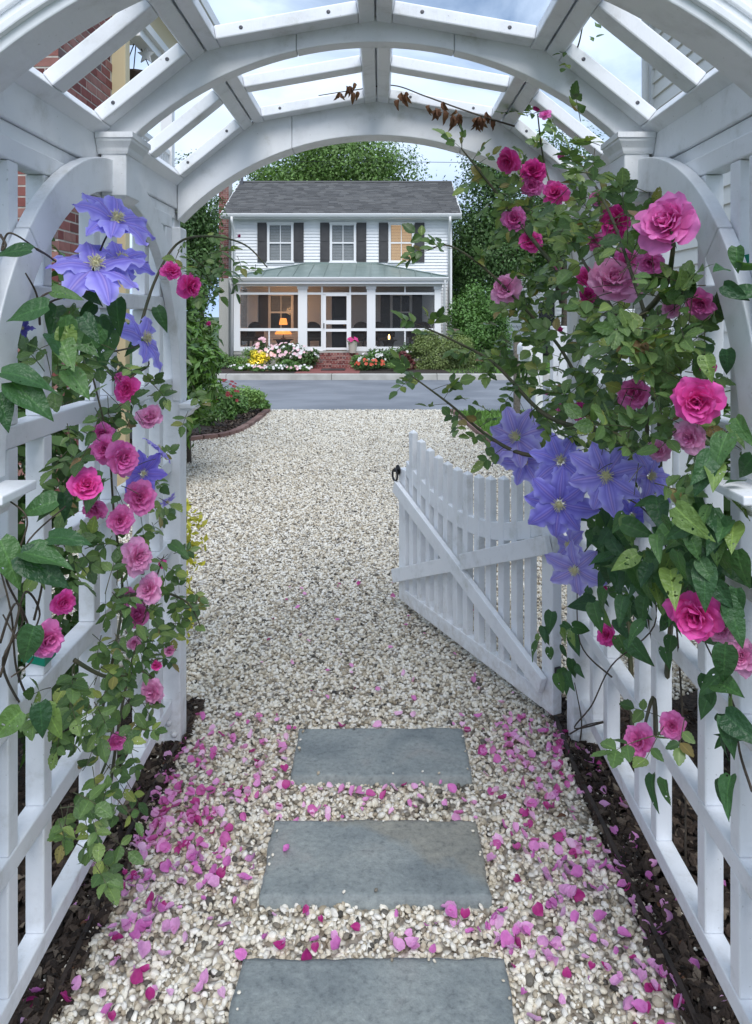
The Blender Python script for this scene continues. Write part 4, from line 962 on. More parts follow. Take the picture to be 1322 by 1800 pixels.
BB('porch_wall', BX-3, BX-.9, 6.67, 8.1, 0, 4.41, mat_plain('porch_wall', (.30, .29, .26), .7))
BB('balcony_post', -2.72, -2.58, 9.45, 9.58, 0, 4.35, M_TRIM); BB('balcony_floor', -5, -2.55, 8.2, 9.7, 2.95, 3.05, M_TRIM)
BB('balcony_rail', -2.66, -2.60, 8.2, 9.44, 3.52, 3.58, M_TRIM)
bal = MB().box(-.014, .014, -.014, .014, 0, .44).mesh('baluster', M_TRIM)
for k in range(12): o = link('baluster', bal, bh); o.location = (-2.63, 8.28+k*.1, 3.06)
# things hung on that porch
st = MB(); poly = []
for k in range(10): a = math.pi/2+k*math.pi/5; r = .085 if k % 2 == 0 else .036; poly.append((r*math.cos(a), r*math.sin(a)))
so2 = st.prism(poly, 'y', -.012, .012).build('star_ornament', M_TRIM, None, .003); pst = P(257, 97, 7.0); so2.location = pst; tag(so2, 'white star ornament hanging under the porch ceiling of the brick house', 'ornament')
hb = empty('hanging_basket', P(240, 128, 7.0), 'hanging basket on wires below the brick house porch ceiling', 'basket')
MB().lathe(hb.location-Vector((0, 0, .16)), [(.05, 0), (.12, .06), (.15, .13), (.15, .15), (.13, .15)], 14).build('bowl', M_WICKER, hb)
top = hb.location+Vector((0, 0, .32))
for a in (0, 2.1, 4.2): MB().tube([top, hb.location+Vector((.15*math.cos(a), .15*math.sin(a), -.02))], .005, 4).build('wire', M_BLACK, hb)
MB().tube([top, (top.x, top.y, 4.42)], .005, 4).build('hook', M_BLACK, hb)

# ------------------------------------------------------------------ white sided building on the other side
rh = empty('sided_building', (2.2, 4, 0), 'white lap-sided building with gutter corner, seen past the arbor roof', 'house')
M_VINYL = mat_noise('vinyl_siding', (0.66, 0.65, 0.60), (0.70, 0.69, 0.65), 2, 0.5)
mbz = 2.2
for k in range(37):
    z = .05+k*.115
    MB().add([(2.2-.022, 1.5, z), (2.2-.022, 6.1, z), (2.2-.004, 6.1, z+.115), (2.2-.004, 1.5, z+.115), (2.2, 1.5, z), (2.2, 6.1, z)], [(0,1,2,3), (4,5,1,0)]).build('siding_board', M_VINYL, rh)
MB().box(2.17, 2.28, 6.101, 6.17, 0, 4.3).build('corner_board', M_TRIM, rh); MB().box(2.201, 5, 1.5, 6.15, 0, 4.3).build('wall', M_VINYL, rh)
MB().box(1.90, 5, 1.5, 6.3, 4.305, 4.34).build('soffit', M_TRIM, rh)
MB().prism([(1.90, 4.16), (1.90, 4.30), (1.79, 4.30), (1.79, 4.25), (1.83, 4.18)], 'y', 1.5, 6.32).build('gutter', M_TRIM, rh)
MB().add([(1.9, 1.4, 4.345), (1.9, 6.4, 4.345), (5, 6.4, 6.2), (5, 1.4, 6.2)], [(0,1,2,3)]).build('roof', M_SHING, rh)
MB().tube([(2.12, 6.1, 4.2), (2.13, 6.12, 4.0), (2.14, 6.12, .1)], .03, 8).build('downspout', M_TRIM, rh, smooth=True)

# ------------------------------------------------------------------ fence, mailbox, post, far neighbour
fe = empty('picket_fence', (1.2, 5.2, 0), 'white board fence panel partly hidden behind the climbing rose', 'fence')
for x in (1.17, 2.02): MB().box(x, x+.1, 5.15, 5.25, -.05, 1.46).build('post', M_PAINT, fe, .004)
for k in range(6): MB().box(1.30+k*.118, 1.30+k*.118+.09, 5.17, 5.19, .02, 1.2+.0).build('board', M_PAINT, fe, .003)
for z in (.15, 1.21): MB().box(1.2701+.002, 2.018, 5.192, 5.235, z, z+.08).build('rail', M_PAINT, fe, .003)
mbx = empty('mailbox', (2.62, 12.6, gz(12.6)), 'white mailbox on a white bracketed post beside the lawn', 'mailbox')
gm = gz(12.6)
MB().box(2.56, 2.68, 12.55, 12.67, gm, 1.02).build('post', M_TRIM, mbx, .006)
MB().box(2.30, 2.559, 12.56, 12.66, .78, .88).build('bracket_arm', M_TRIM, mbx, .005)
pl = [(2.31+.0, .882), (2.31, 1.0)]+[(2.40+.09*math.cos(a), 1.0+.09*math.sin(a)) for a in np.linspace(math.pi, 0, 9)]+[(2.49, .882)]
MB().prism(pl, 'y', 12.35, 12.85).build('box', M_TRIM, mbx, .006)
wp = MB().box(2.36, 2.47, 13.4, 13.5, gz(13.4)-.05, 1.2).build('wooden_post', mat_noise('grey_wood', (.12, .10, .08), (.2, .175, .15), 30, .9, 80, .5), None, .006); tag(wp, 'weathered grey wooden post standing in front of the kerb across the lawn', 'post')
nb_ = empty('neighbour_house', (9.5, 38, -.2), 'pale sided neighbouring house glimpsed behind the rose and the tall shrub', 'house')
siding(nb_, 'wall', 6.3, 14, -.2, 4.4, 38, [(7.9, 8.7, .9, 2.2)], e=.2)
MB().box(7.9, 8.7, 38.02, 38.06, .9, 2.2).build('window', M_GLASS, nb_); MB().box(6.32, 13.9, 38.08, 45, -.2, 4.35).build('core', M_ROOM, nb_)
MB().box(7.82, 7.899, 37.93, 38.03, .82, 2.28).build('casing', M_TRIM, nb_); MB().box(8.701, 8.78, 37.93, 38.03, .82, 2.28).build('casing', M_TRIM, nb_)
MB().prism([(37.5, 4.35), (41.5, 7), (45.5, 4.35)], 'x', 6, 14.3).build('roof', M_SHING, nb_)
# parked car in front of that house
car = empty('parked_car', (8.6, 33.5, -.18), 'small dark car parked in front of the far neighbouring house', 'car')
M_CAR = mat_plain('dark_car_paint', (0.03, 0.032, 0.037), 0.25, 0.3)
prof = [(-2.1, .3), (-2.15, .62), (-1.95, .78), (-1.15, .88), (-.55, 1.32), (.75, 1.36), (1.45, .95), (2.05, .88), (2.12, .5), (2.05, .3)]
MB().prism([(8.6+x, -.18+z) for x, z in prof], 'y', 32.7, 34.3).build('body', M_CAR, car, .06)
MB().prism([(8.6+x, -.18+z) for x, z in [(-1.0, .9), (-.5, 1.26), (.72, 1.30), (1.3, .94)]], 'y', 32.685, 34.315).build('side_window', M_GLASS, car)
for x in (-1.35, 1.3):
    for y in (32.75, 34.25):
        t = MB().lathe((0, 0, 0), [(.2, -.1), (.31, -.09), (.33, 0), (.31, .09), (.2, .1)], 18).build('wheel', M_BLACK, None); t.parent = car; t.location = (x, y-33.5, .33); t.rotation_euler = (R(90), 0, 0)
# overhead wire
a, b = P(420, 282, 40), P(1000, 284, 40)
wr = MB().tube(catmull([(a.x-25, 40, a.z+.6), a, (a+b)/2-Vector((0, 0, .05)), b, (b.x+25, 40, b.z+.5)], 6), .014, 5).build('power_line', M_BLACK, None); tag(wr, 'thin dark overhead wire crossing the sky behind the house roof', 'wire')

# ------------------------------------------------------------------ leaf, petal and flower shapes
def leaf_shape(wd, curl, fold, serr=0.0, rows=9, heart=False, wave=0.0, sd=0):
    """unit leaf along +x, normal +z; returns V, F(quads), lat"""
    V, lat, F = [], [], []; cols = 5
    for i in range(rows+1):
        t = i/rows
        if heart: w_ = wd*(math.sin(math.pi*min(1, (t+.05)/1.05)**.62)**.9)*(1-.15*t)
        else: w_ = wd*math.sin(math.pi*t**.8)**.85
        w_ = max(w_, .004)
        if i == rows: w_ = .002
        for j in range(cols):
            s = (j-2)/2; ww = w_
            if abs(s) == 1 and serr: ww *= 1 + (serr if i % 2 else -serr*.6)
            x = t + (-.06*abs(s)*(1-t) if heart else 0) + (.03 if abs(s) == 1 and i % 2 and serr else 0)
            z = -curl*t*t + fold*abs(s)*ww*1.4 - .25*fold*s*s*ww + wave*math.sin(t*9+s*2+sd)*abs(s)
            V.append((x, s*ww, z)); lat.append(abs(s))
    for i in range(rows):
        for j in range(cols-1): a = i*cols+j; F.append((a, a+1, a+cols+1, a+cols))
    return np.array(V, np.float32), np.array(F, np.int32), np.array(lat, np.float32)
ROSE_L = [leaf_shape(rng.uniform(.27, .36), rng.uniform(-.05, .3), rng.uniform(.1, .5), .07, 10, wave=.012, sd=k) for k in range(6)]
CLEM_L = [leaf_shape(rng.uniform(.27, .36), rng.uniform(.05, .45), rng.uniform(.1, .45), 0, 9, heart=True, wave=.025, sd=k) for k in range(6)]
DRY_L = [leaf_shape(.25, rng.uniform(.4, .9), rng.uniform(.8, 1.4), .1, 8, wave=.06, sd=k) for k in range(4)]
def shape_meshes(name, shapes, mat): return [np_mesh(name, V, F, mat, True, {'lat': l}) for V, F, l in shapes]
ME_ROSE = shape_meshes('rose_leaf', ROSE_L, M_ROSELEAF); ME_CLEM = shape_meshes('clematis_leaf', CLEM_L, M_CLEMLEAF); ME_DRY = shape_meshes('dry_leaf', DRY_L, M_DRY)

def frame(a, n):
    a = Vector(a).normalized(); n = Vector(n); n = (n - a*n.dot(a)); n = n.normalized() if n.length > 1e-4 else a.orthogonal().normalized(); b = n.cross(a)
    return Matrix((a, b, n)).transposed()
def leaf_mat(p, a, n, size): return Matrix.Translation(p) @ frame(a, n).to_4x4() @ Matrix.Diagonal((size, size, size, 1))
def rv(s=1.0): return Vector((rng.gauss(0, s), rng.gauss(0, s), rng.gauss(0, s)))

def place_leaves(plant, items, shapes, meshes, mat_i, limit=300, name='leaf'):
    """items: (matrix, shape index); the largest in the picture become parts, the rest one mass"""
    def app(m):
        p = m.translation; d = max(p.y, .3); px, py = PX+FPX*p.x/d, PY-FPX*(p.z-CAMZ)/d
        return (m.col[0].to_3d().length/d) * (1 if -20 < px < 1342 and -20 < py < 1820 else .05)
    items = sorted(items, key=lambda q: -app(q[0])); inv = Matrix.Translation(plant.location).inverted()
    for m, k in items[:limit]:
        o = bpy.data.objects.new(name, meshes[k]); COL.objects.link(o); o.parent = plant; o.matrix_parent_inverse = inv; o.matrix_basis = m
    if len(items) > limit:
        VV, FF, LL = [], [], []; b = 0
        for m, k in items[limit:]:
            V, F, l = shapes[k]; M = np.array(m, np.float32); VV.append(V @ M[:3, :3].T + M[:3, 3]); FF.append(F+b); LL.append(l); b += len(V)
        o = link('foliage', np_mesh('foliage', np.concatenate(VV), np.concatenate(FF), mat_i, True, {'lat': np.concatenate(LL)}), plant); o['kind'] = 'stuff'

def compound(items, p, a, n, size, nl=5, shapes=6, stems=None):
    """pinnate rose leaf: leaflets in pairs plus one at the tip"""
    a = Vector(a).normalized(); n = Vector(n); n = (n-a*n.dot(a)).normalized(); b = n.cross(a); Ls = size*(1.5 if nl == 5 else 2.0)
    pts = [p + a*(Ls*t) - Vector((0, 0, 1))*(.12*Ls*t*t) for t in (0, .3, .6, 1)]
    if stems is not None: stems.tube(pts, .0011, 4, .0007)
    prs = [.5, .86] if nl == 5 else ([.72] if nl == 3 else [.4, .66, .92])
    for t in prs:
        q = p + a*(Ls*t) - Vector((0, 0, 1))*(.12*Ls*t*t)
        for s in (-1, 1):
            d = (b*s*rng.uniform(.8, 1.1) + a*rng.uniform(.35, .7) + rv(.12)); items.append((leaf_mat(q, d, n + rv(.25), size*rng.uniform(.75, 1.0)), rng.randrange(shapes)))
    items.append((leaf_mat(pts[-1], a + rv(.15), n + rv(.2), size*rng.uniform(.95, 1.15)), rng.randrange(shapes)))

def petal_mesh(name, wd, cup, curl, ruffle, sd, nu=6, nv=7):
    """petal from its base at the origin along +x; inner face up +z"""
    V, al, F = [], [], []
    for i in range(nv+1):
        t = i/nv; u_ = min(1, t/.62); w_ = wd*(.22+.78*(u_*u_*(3-2*u_))) if t < .62 else wd*math.sqrt(max(0, 1-((t-.62)/.43)**2))
        for j in range(nu+1):
            s = j/nu*2-1
            x = t - .05*s*s*t + (.05*math.sin(s*4+sd*2)*t if t > .8 else 0)
            z = cup*(s*s)*w_*.9 + curl*(t**2) + ruffle*math.sin(s*5+sd*2)*t*t + ruffle*.6*math.sin(s*9+sd)*t**4
            if t > .75: z -= (t-.75)*1.1*abs(curl+.15)
            V.append((x, s*w_, z)); al.append(t)
    for i in range(nv):
        for j in range(nu): a = i*(nu+1)+j; F.append((a, a+1, a+nu+2, a+nu+1))
    return np_mesh(name, V, F, M_PETAL, True, {'along': al})
PET_OUT = [petal_mesh('rose_petal', .52, .22, .02+.05*k, .055, k) for k in range(4)]
PET_MID = [petal_mesh('rose_petal', .50, .42, .16, .06, k+.5) for k in range(4)]
PET_IN = [petal_mesh('rose_petal', .44, .75, .28, .07, k+.2) for k in range(4)]

CLEAR, DEFER = [], []
def rose(plant, p, face, r, col, openness=1.0, full=True, name='rose_bloom'):
    """double rose: petals in rings round the centre, largest outside"""
    e = bpy.data.objects.new(name, None); COL.objects.link(e); e.parent = plant; e.empty_display_size = .02
    q = Vector(face).to_track_quat('Z', 'Y').to_matrix().to_4x4(); e.matrix_parent_inverse = Matrix.Translation(plant.location).inverted()
    e.matrix_basis = Matrix.Translation(p) @ q @ Matrix.Diagonal((r, r, r, 1))
    if r*FPX/p.y > 17: CLEAR.append((PX+FPX*p.x/p.y, PY-FPX*(p.z-CAMZ)/p.y, r*FPX/p.y, p.y))
    deep = tuple(c*f for c, f in zip(col, (1.0, .74, .92))); 
    rings = [(7, PET_OUT, 4, 1.0, .03, -.05), (7, PET_MID, 24, .86, .03, .02), (6, PET_MID, 40, .72, .03, .05), (6, PET_IN, 54, .58, .03, .06), (5, PET_IN, 66, .45, .03, .07), (4, PET_IN, 78, .33, .02, .08)]
    if not full: rings = [(5, PET_OUT, 4, 1.0, .03, -.03), (4, PET_MID, 34, .75, .03, .03), (3, PET_IN, 62, .5, .02, .05)]
    if openness < .5: rings = [(4, PET_MID, 62, 1.0, .05, -.1), (4, PET_IN, 74, .95, .04, -.05), (3, PET_IN, 82, .85, .02, 0)]
    loose = rng.uniform(-10, 9) if openness >= .5 else 0; asp = rng.uniform(.85, 1.12)
    for ri, (n, ms, tilt, sz, br, zz) in enumerate(rings):
        tilt = max(-8, tilt-loose*(1-.12*ri)); ph0 = rng.uniform(0, 6.28)
        for k in range(n):
            ph = ph0 + 2*math.pi*k/n + rng.uniform(-.22, .22); t = R(tilt*(1 if openness >= .5 else 1) + rng.uniform(-11, 11)); s = sz*rng.uniform(.80, 1.10)
            m = Matrix.Rotation(ph, 4, 'Z') @ Matrix.Translation((br, 0, zz)) @ Matrix.Rotation(-t, 4, 'Y') @ Matrix.Rotation(rng.uniform(-.25, .25), 4, 'X') @ Matrix.Diagonal((s, s*asp*rng.uniform(.85, 1.15), s*rng.uniform(.7, 1.5), 1))
            o = bpy.data.objects.new('petal', ms[rng.randrange(len(ms))]); COL.objects.link(o); o.parent = e; o.matrix_basis = m
            f = ri/max(1, len(rings)-1); j = rng.uniform(.88, 1.1); o.color = tuple(min(1, (a*(1-f)+b*f)*j) for a, b in zip(col, deep)) + (1,)
    if openness < .5 or rng.random() < .5:
        mb = MB()
        for k in range(5):
            a = 2*math.pi*k/5; d = Vector((math.cos(a), math.sin(a), 0)); t_ = Vector((-math.sin(a), math.cos(a), 0)); z = Vector((0, 0, 1))
            mb.add([d*.05-t_*.08-z*.1, d*.05+t_*.08-z*.1, d*.35+t_*.06-z*.05, d*.75-z*.25, d*.35-t_*.06-z*.05], [(0,1,2,3,4)])
        mb.lathe((0, 0, -.26), [(.03, 0), (.10, .05), (.11, .12), (.05, .18)], 8)
        o = link('calyx', mb.mesh('calyx', M_CANE), None); o.parent = e
    return e

def sepal_shape(sd, wd):
    V, lat, F = [], [], []; nv, nu = 12, 8
    for i in range(nv+1):
        t = i/nv; w_ = wd*(math.sin(math.pi*min(1, .06+.94*t)**.85)**.75); w_ = max(w_, .015) if i < nv else .004
        for j in range(nu+1):
            s = j/nu*2-1; edge = abs(s)**2
            x = .10+.90*t + .02*math.sin(s*4+sd)
            rip = .065*math.sin(t*17+sd+(1.5 if s > 0 else 0))*edge*min(1, t*2.5)
            z = .10*math.sin(t*math.pi)*(1-edge*.4) - .10*t*t + rip + .018*math.cos(s*math.pi*2.5)*(1-t) - .05*abs(s)*(1-t)
            V.append((x, s*w_*(1+.13*math.sin(t*21+sd*3)*edge), z)); lat.append(abs(s))
    for i in range(nv):
        for j in range(nu): a = i*(nu+1)+j; F.append((a, a+1, a+nu+2, a+nu+1))
    return np_mesh('clematis_petal', V, F, M_SEPAL, True, {'lat': lat})
SEP = [sepal_shape(k*1.3, rng.uniform(.28, .35)) for k in range(5)]
mb = MB()
for k in range(80):
    a, el = rng.uniform(0, 6.28), rng.uniform(.15, 1.45); L_ = rng.uniform(.15, .25)
    d = Vector((math.cos(a)*math.cos(el), math.sin(a)*math.cos(el), math.sin(el))); mb.tube([d*.03, d*L_*.6+Vector((0, 0, .03)), d*L_+Vector((0, 0, .02))], .0045, 4, .0075)
mb.lathe((0, 0, .0), [(.07, 0), (.08, .06), (.05, .12), (.01, .14)], 10)
STAM = mb.mesh('stamens', M_STAMEN)
def clematis(plant, p, face, r, n=7, tint=(1, 1, 1), droop=0):
    e = bpy.data.objects.new('clematis_flower', None); COL.objects.link(e); e.parent = plant; e.empty_display_size = .02
    e.matrix_parent_inverse = Matrix.Translation(plant.location).inverted(); e.matrix_basis = Matrix.Translation(p) @ Vector(face).to_track_quat('Z', 'Y').to_matrix().to_4x4() @ Matrix.Diagonal((r, r, r, 1))
    CLEAR.append((PX+FPX*p.x/p.y, PY-FPX*(p.z-CAMZ)/p.y, .8*r*FPX/p.y, p.y)); ph0 = rng.uniform(0, 6.28)
    for k in range(n):
        m = Matrix.Rotation(ph0+2*math.pi*k/n+rng.uniform(-.12, .12), 4, 'Z') @ Matrix.Translation((0, 0, .012*(k % 2))) @ Matrix.Rotation(R(droop+rng.uniform(-13, 9)), 4, 'Y') @ Matrix.Rotation(rng.uniform(-.2, .2), 4, 'X')
        s = rng.uniform(.9, 1.08); o = bpy.data.objects.new('petal', SEP[rng.randrange(5)]); COL.objects.link(o); o.parent = e; o.matrix_basis = m @ Matrix.Diagonal((s, s, s, 1))
        j = rng.uniform(.9, 1.08); o.color = (tint[0]*j, tint[1]*j, tint[2]*j, 1)
    o = bpy.data.objects.new('stamens', STAM); COL.objects.link(o); o.parent = e; o.matrix_basis = Matrix.Translation((0, 0, .03)); o['kind'] = 'stuff'
    return e

def side_Y(px, X, lo, hi):
    d = abs(px-PX); return max(lo, min(hi, X*FPX/max(d, 1)))
def tubes(name, mat, plant, paths, r0, r1):
    for pth in paths: MB().tube(catmull(pth, 7), r0, 7, r1).build(name, mat, plant, smooth=True)

PINK, HOT, PALE, DEEP, LILAC = (.89, .25, .63), (.90, .115, .50), (.90, .46, .71), (.72, .05, .36), (.87, .25, .59)

# ------------------------------------------------------------------ climbing rose on the gate hinge side
rr = empty('climbing_rose', (.80, 2.35, 0), 'large climbing rose with pink blooms covering the lattice on the gate hinge side', 'rose bush')
def pr(px, py, X=.6, lo=1.45, hi=2.72): return P(px, py, side_Y(px, X, lo, hi))
canes = [[(.80, 2.35, 0), (.79, 2.3, .5), (.76, 2.2, .95), pr(1135, 700, .68), pr(1085, 560), pr(1010, 430), pr(960, 300), pr(945, 200, .55, hi=2.6)],
         [(.80, 2.3, .1), (.78, 2.15, .6), pr(1160, 780, .68), pr(1150, 620, .64), pr(1110, 480, .6), pr(1060, 350, .6), pr(1000, 260, .6)],
         [(.80, 2.4, .1), (.80, 2.5, .7), pr(1040, 740, .68), pr(990, 620, .62), pr(920, 540, .5, hi=2.6), pr(850, 470, .38, hi=2.6), pr(790, 432, .26, hi=2.6), pr(752, 440, .18, hi=2.6)],
         [pr(1060, 760, .66), pr(960, 730, .5, hi=2.6), pr(870, 640, .40, hi=2.5), pr(800, 600, .28, hi=2.5), pr(745, 575, .15, hi=2.5)],
         [pr(1050, 800, .66), pr(930, 800, .48, hi=2.6), pr(860, 768, .38, hi=2.5), pr(790, 710, .25, hi=2.5), pr(725, 662, .12, hi=2.5)],
         [pr(1000, 500), pr(920, 400, .55, hi=2.6), pr(850, 310, .4, hi=2.6), pr(812, 262, .32, hi=2.6)],
         [pr(1080, 600), pr(1160, 520, .6), pr(1183, 440, .56), pr(1178, 400, .55)],
         [pr(1150, 700, .64), pr(1205, 690, .6), pr(1228, 712, .57)], [(.78, 2.1, .4), pr(1190, 1000, .66), pr(1215, 1085, .56)],
         [(.78, 2.15, .2), pr(1150, 1230, .66), pr(1128, 1300, .60)]]
tubes('cane', M_CANE, rr, canes, .0085, .0024)
items = []; stems = MB()
REG = [(1000, 320, 95, 120, 34), (895, 300, 60, 50, 8), (955, 215, 45, 40, 9), (1060, 450, 110, 110, 40), (945, 470, 80, 80, 22), (1110, 600, 120, 90, 44), (955, 610, 80, 70, 20), (1170, 520, 80, 70, 16), (1060, 720, 110, 55, 28),
       (1190, 640, 70, 80, 14), (1010, 700, 70, 50, 12), (1090, 380, 70, 60, 12), (905, 560, 60, 50, 8), (1025, 560, 70, 80, 20), (1240, 760, 45, 60, 8), (1085, 790, 90, 45, 20), (1000, 790, 60, 40, 8), (985, 390, 70, 90, 16), (900, 420, 50, 70, 8), (1120, 420, 70, 80, 14), (1190, 600, 60, 60, 10), (1180, 1280, 45, 30, 5), (1240, 560, 40, 60, 5), (1100, 820, 80, 40, 10), (880, 690, 70, 40, 7)]
for cx_, cy_, rx, ry, n in REG:
    for _ in range(n):
        a = rng.uniform(0, 6.28); q = math.sqrt(rng.random()); px, py = cx_+rx*q*math.cos(a), cy_+ry*q*math.sin(a)
        X_ = rng.uniform(.48, .70); p = pr(px, py, X_, 1.5, 2.45+.35*(X_-.4)/.3)
        compound(items, p, Vector((-.5, -.45, rng.uniform(-.5, .35)))+rv(.5), Vector((-.35, -.6, .7))+rv(.3), rng.uniform(.030, .050), rng.choice((5, 5, 7, 3)), stems=stems)
for path, n in ((canes[2], 12), (canes[3], 13), (canes[4], 14), (canes[5], 9)):
    pts = catmull(path, 7); pts = pts[len(pts)//3:]
    for k in range(n):
        p = pts[min(len(pts)-1, int((k+.5)/n*len(pts)))]; compound(items, p, Vector((rng.uniform(-.9, .4), -.3, rng.uniform(-.4, .5)))+rv(.3), Vector((-.1, -.5, .8))+rv(.3), rng.uniform(.036, .052), rng.choice((5, 3, 5)), stems=stems)
    compound(items, pts[-1], pts[-1]-pts[-4]+rv(.01), Vector((-.1, -.5, .8)), .05, 5, stems=stems)
DEFER.append((rr, items, ROSE_L, ME_ROSE, M_ROSELEAF_I, 300))
stems.build('leaf_stalks', M_CANE, rr)['kind'] = 'stuff'
BL = [(1177, 396, 54, PINK, 1, .56), (1078, 497, 46, PALE, 1, .58), (1225, 705, 46, HOT, 1, .56), (1117, 692, 30, LILAC, 1, .60), (1223, 1078, 46, HOT, 1, .53), (895, 283, 21, HOT, 1, .5), (977, 340, 23, HOT, 1, .55),
      (938, 303, 22, DEEP, 1, .55), (936, 326, 20, PINK, .9, .54), (905, 386, 22, PINK, 1, .5), (935, 425, 20, HOT, 1, .52), (983, 468, 15, HOT, .3, .55), (890, 508, 26, PALE, 1, .5), (1085, 392, 32, DEEP, 1, .64), (1047, 425, 17, LILAC, 1, .62),
      (990, 275, 13, PINK, .3, .55), (1145, 462, 24, PINK, 1, .62), (1030, 490, 19, HOT, 1, .63), (1036, 520, 17, DEEP, 1, .63), (1182, 545, 19, PALE, 1, .6), (1232, 532, 27, PINK, 1, .66), (1017, 722, 16, DEEP, 1, .6), (988, 718, 13, LILAC, 1, .6),
      (1243, 645, 15, DEEP, 1, .64), (1305, 1155, 30, PALE, .8, .56), (1268, 1105, 24, PALE, .8, .58), (1068, 1115, 19, HOT, 1, .64), (1126, 1303, 27, LILAC, 1, .58), (1182, 1275, 22, LILAC, 1, .6), (945, 195, 11, DEEP, .3, .5), (960, 203, 11, PINK, 1, .5),
      (1213, 768, 28, PALE, .8, .6), (985, 577, 10, HOT, .3, .55), (1052, 350, 15, LILAC, 1, .6), (964, 688, 9, LILAC, .3, .55), (1160, 790, 20, PALE, .8, .64), (1100, 460, 26, PINK, 1, .62), (1062, 1030, 14, HOT, .3, .66), (880, 1040, 1, HOT, .3, .5)]
for px, py, r, c, op, X_ in BL[:-1]:
    p = pr(px, py, X_, 1.4, 2.62); rose(rr, p, Vector((-p.x*.9-.05, -1.0, rng.uniform(-.05, .35)))+rv(.22), r*p.y/FPX*1.06, c, op, full=r > 14)
# rose sprig above the roof
sp = [P(1005, 108, 2.0), P(1018, 75, 1.95), P(1026, 35, 1.9)]
tubes('cane', M_CANE, rr, [sp], .0025, .0015)
it2 = []
for p in catmull(sp, 3)[1:]: compound(it2, p, Vector((rng.uniform(-1, 1), -.2, rng.uniform(-.5, .3))), Vector((0, -.6, .8)), .022, 3)
for m, k in it2[:16]:
    o = bpy.data.objects.new('leaf', ME_ROSE[k]); COL.objects.link(o); o.parent = rr; o.matrix_parent_inverse = Matrix.Translation(rr.location).inverted(); o.matrix_basis = m
# dead cane with dry leaves against the far arch
dc = [P(905, 222, 2.66), P(850, 205, 2.68), P(800, 188, 2.68), P(745, 168, 2.69), P(690, 150, 2.69), P(625, 158, 2.69), P(560, 168, 2.70)]
tubes('dead_cane', M_VINE, rr, [dc], .0035, .0016)
for cx_, cy_, n in ((708, 172, 5), (760, 195, 5), (772, 192, 4), (800, 205, 7), (842, 215, 8), (855, 210, 5), (620, 158, 5), (600, 160, 3)):
    for _ in range(n):
        p = P(cx_+rng.uniform(-10, 10), cy_+rng.uniform(-14, 6), 2.68); m = leaf_mat(p, Vector((rng.uniform(-.4, .4), -.1, -1)), Vector((rng.uniform(-1, 1), -1, .1)), rng.uniform(.025, .045))
        o = bpy.data.objects.new('dry_leaf', ME_DRY[rng.randrange(4)]); COL.objects.link(o); o.parent = rr; o.matrix_parent_inverse = Matrix.Translation(rr.location).inverted(); o.matrix_basis = m

# ------------------------------------------------------------------ clematis on the gate hinge side
rc = empty('clematis_vine', (.78, 1.95, 0), 'purple clematis with broad dark leaves hanging over the open gate', 'clematis')
for px, py, r, n, X_, f in ((908, 770, 58, 8, .45, (-.35, -.8, .55)), (985, 812, 56, 7, .49, (-.1, -.8, .65)), (1066, 836, 66, 8, .52, (-.15, -1, .12)), (984, 885, 62, 8, .45, (-.1, -1, -.05)), (1142, 838, 50, 6, .64, (.5, -.6, .3)), (1012, 1000, 52, 6, .52, (-.3, -.9, -.1)),
                             (1003, 958, 40, 6, .56, (-.8, -.5, .1)), (922, 812, 44, 6, .50, (-.3, -.8, .2)), (1110, 905, 34, 6, .68, (.3, -.6, 0))):
    p = pr(px, py, X_, 1.4, 2.55); clematis(rc, p, Vector(f)+Vector((-p.x*.3, 0, 0))+rv(.06), r*p.y/FPX*1.05, n, (rng.choice((.82, 1.0, 1.15)),)*2+(rng.uniform(.9, 1.05),))
items = []
def vine_leaves(reg, size, side, out):
    for cx_, cy_, rx, ry, n in reg:
        for _ in range(n):
            a = rng.uniform(0, 6.28); q = math.sqrt(rng.random()); px, py = cx_+rx*q*math.cos(a), cy_+ry*q*math.sin(a); X_ = rng.uniform(.52, .70)
            p = P(px, py, side_Y(px, X_, 1.36, 2.6)); d = Vector((-side*.25*rng.random(), -.3, -.75))+rv(.5)
            out.append((leaf_mat(p, d, Vector((-side*.5, -.8, .6))+rv(.38), rng.uniform(*size)), rng.randrange(6)))
vine_leaves([(1140, 960, 100, 70, 30), (1210, 930, 90, 80, 20), (1150, 930, 110, 80, 46), (1250, 900, 70, 90, 16), (1060, 930, 50, 50, 9), (1160, 1090, 90, 50, 14), (1275, 1210, 45, 55, 7), (1285, 790, 40, 70, 7), (1240, 1000, 70, 60, 18), (1100, 1010, 60, 50, 18), (1170, 1030, 90, 60, 24), (1060, 1060, 40, 40, 8), (1285, 1090, 35, 60, 8)], (.045, .082), 1, items)
vine_leaves([(970, 1110, 40, 40, 12), (1000, 1170, 30, 30, 6), (1270, 480, 40, 60, 5), (1260, 640, 40, 40, 4), (1290, 1280, 30, 40, 5), (1150, 1370, 20, 20, 2), (1275, 1370, 25, 30, 3)], (.045, .075), 1, items)
DEFER.append((rc, items, CLEM_L, ME_CLEM, M_CLEMLEAF_I, 300))
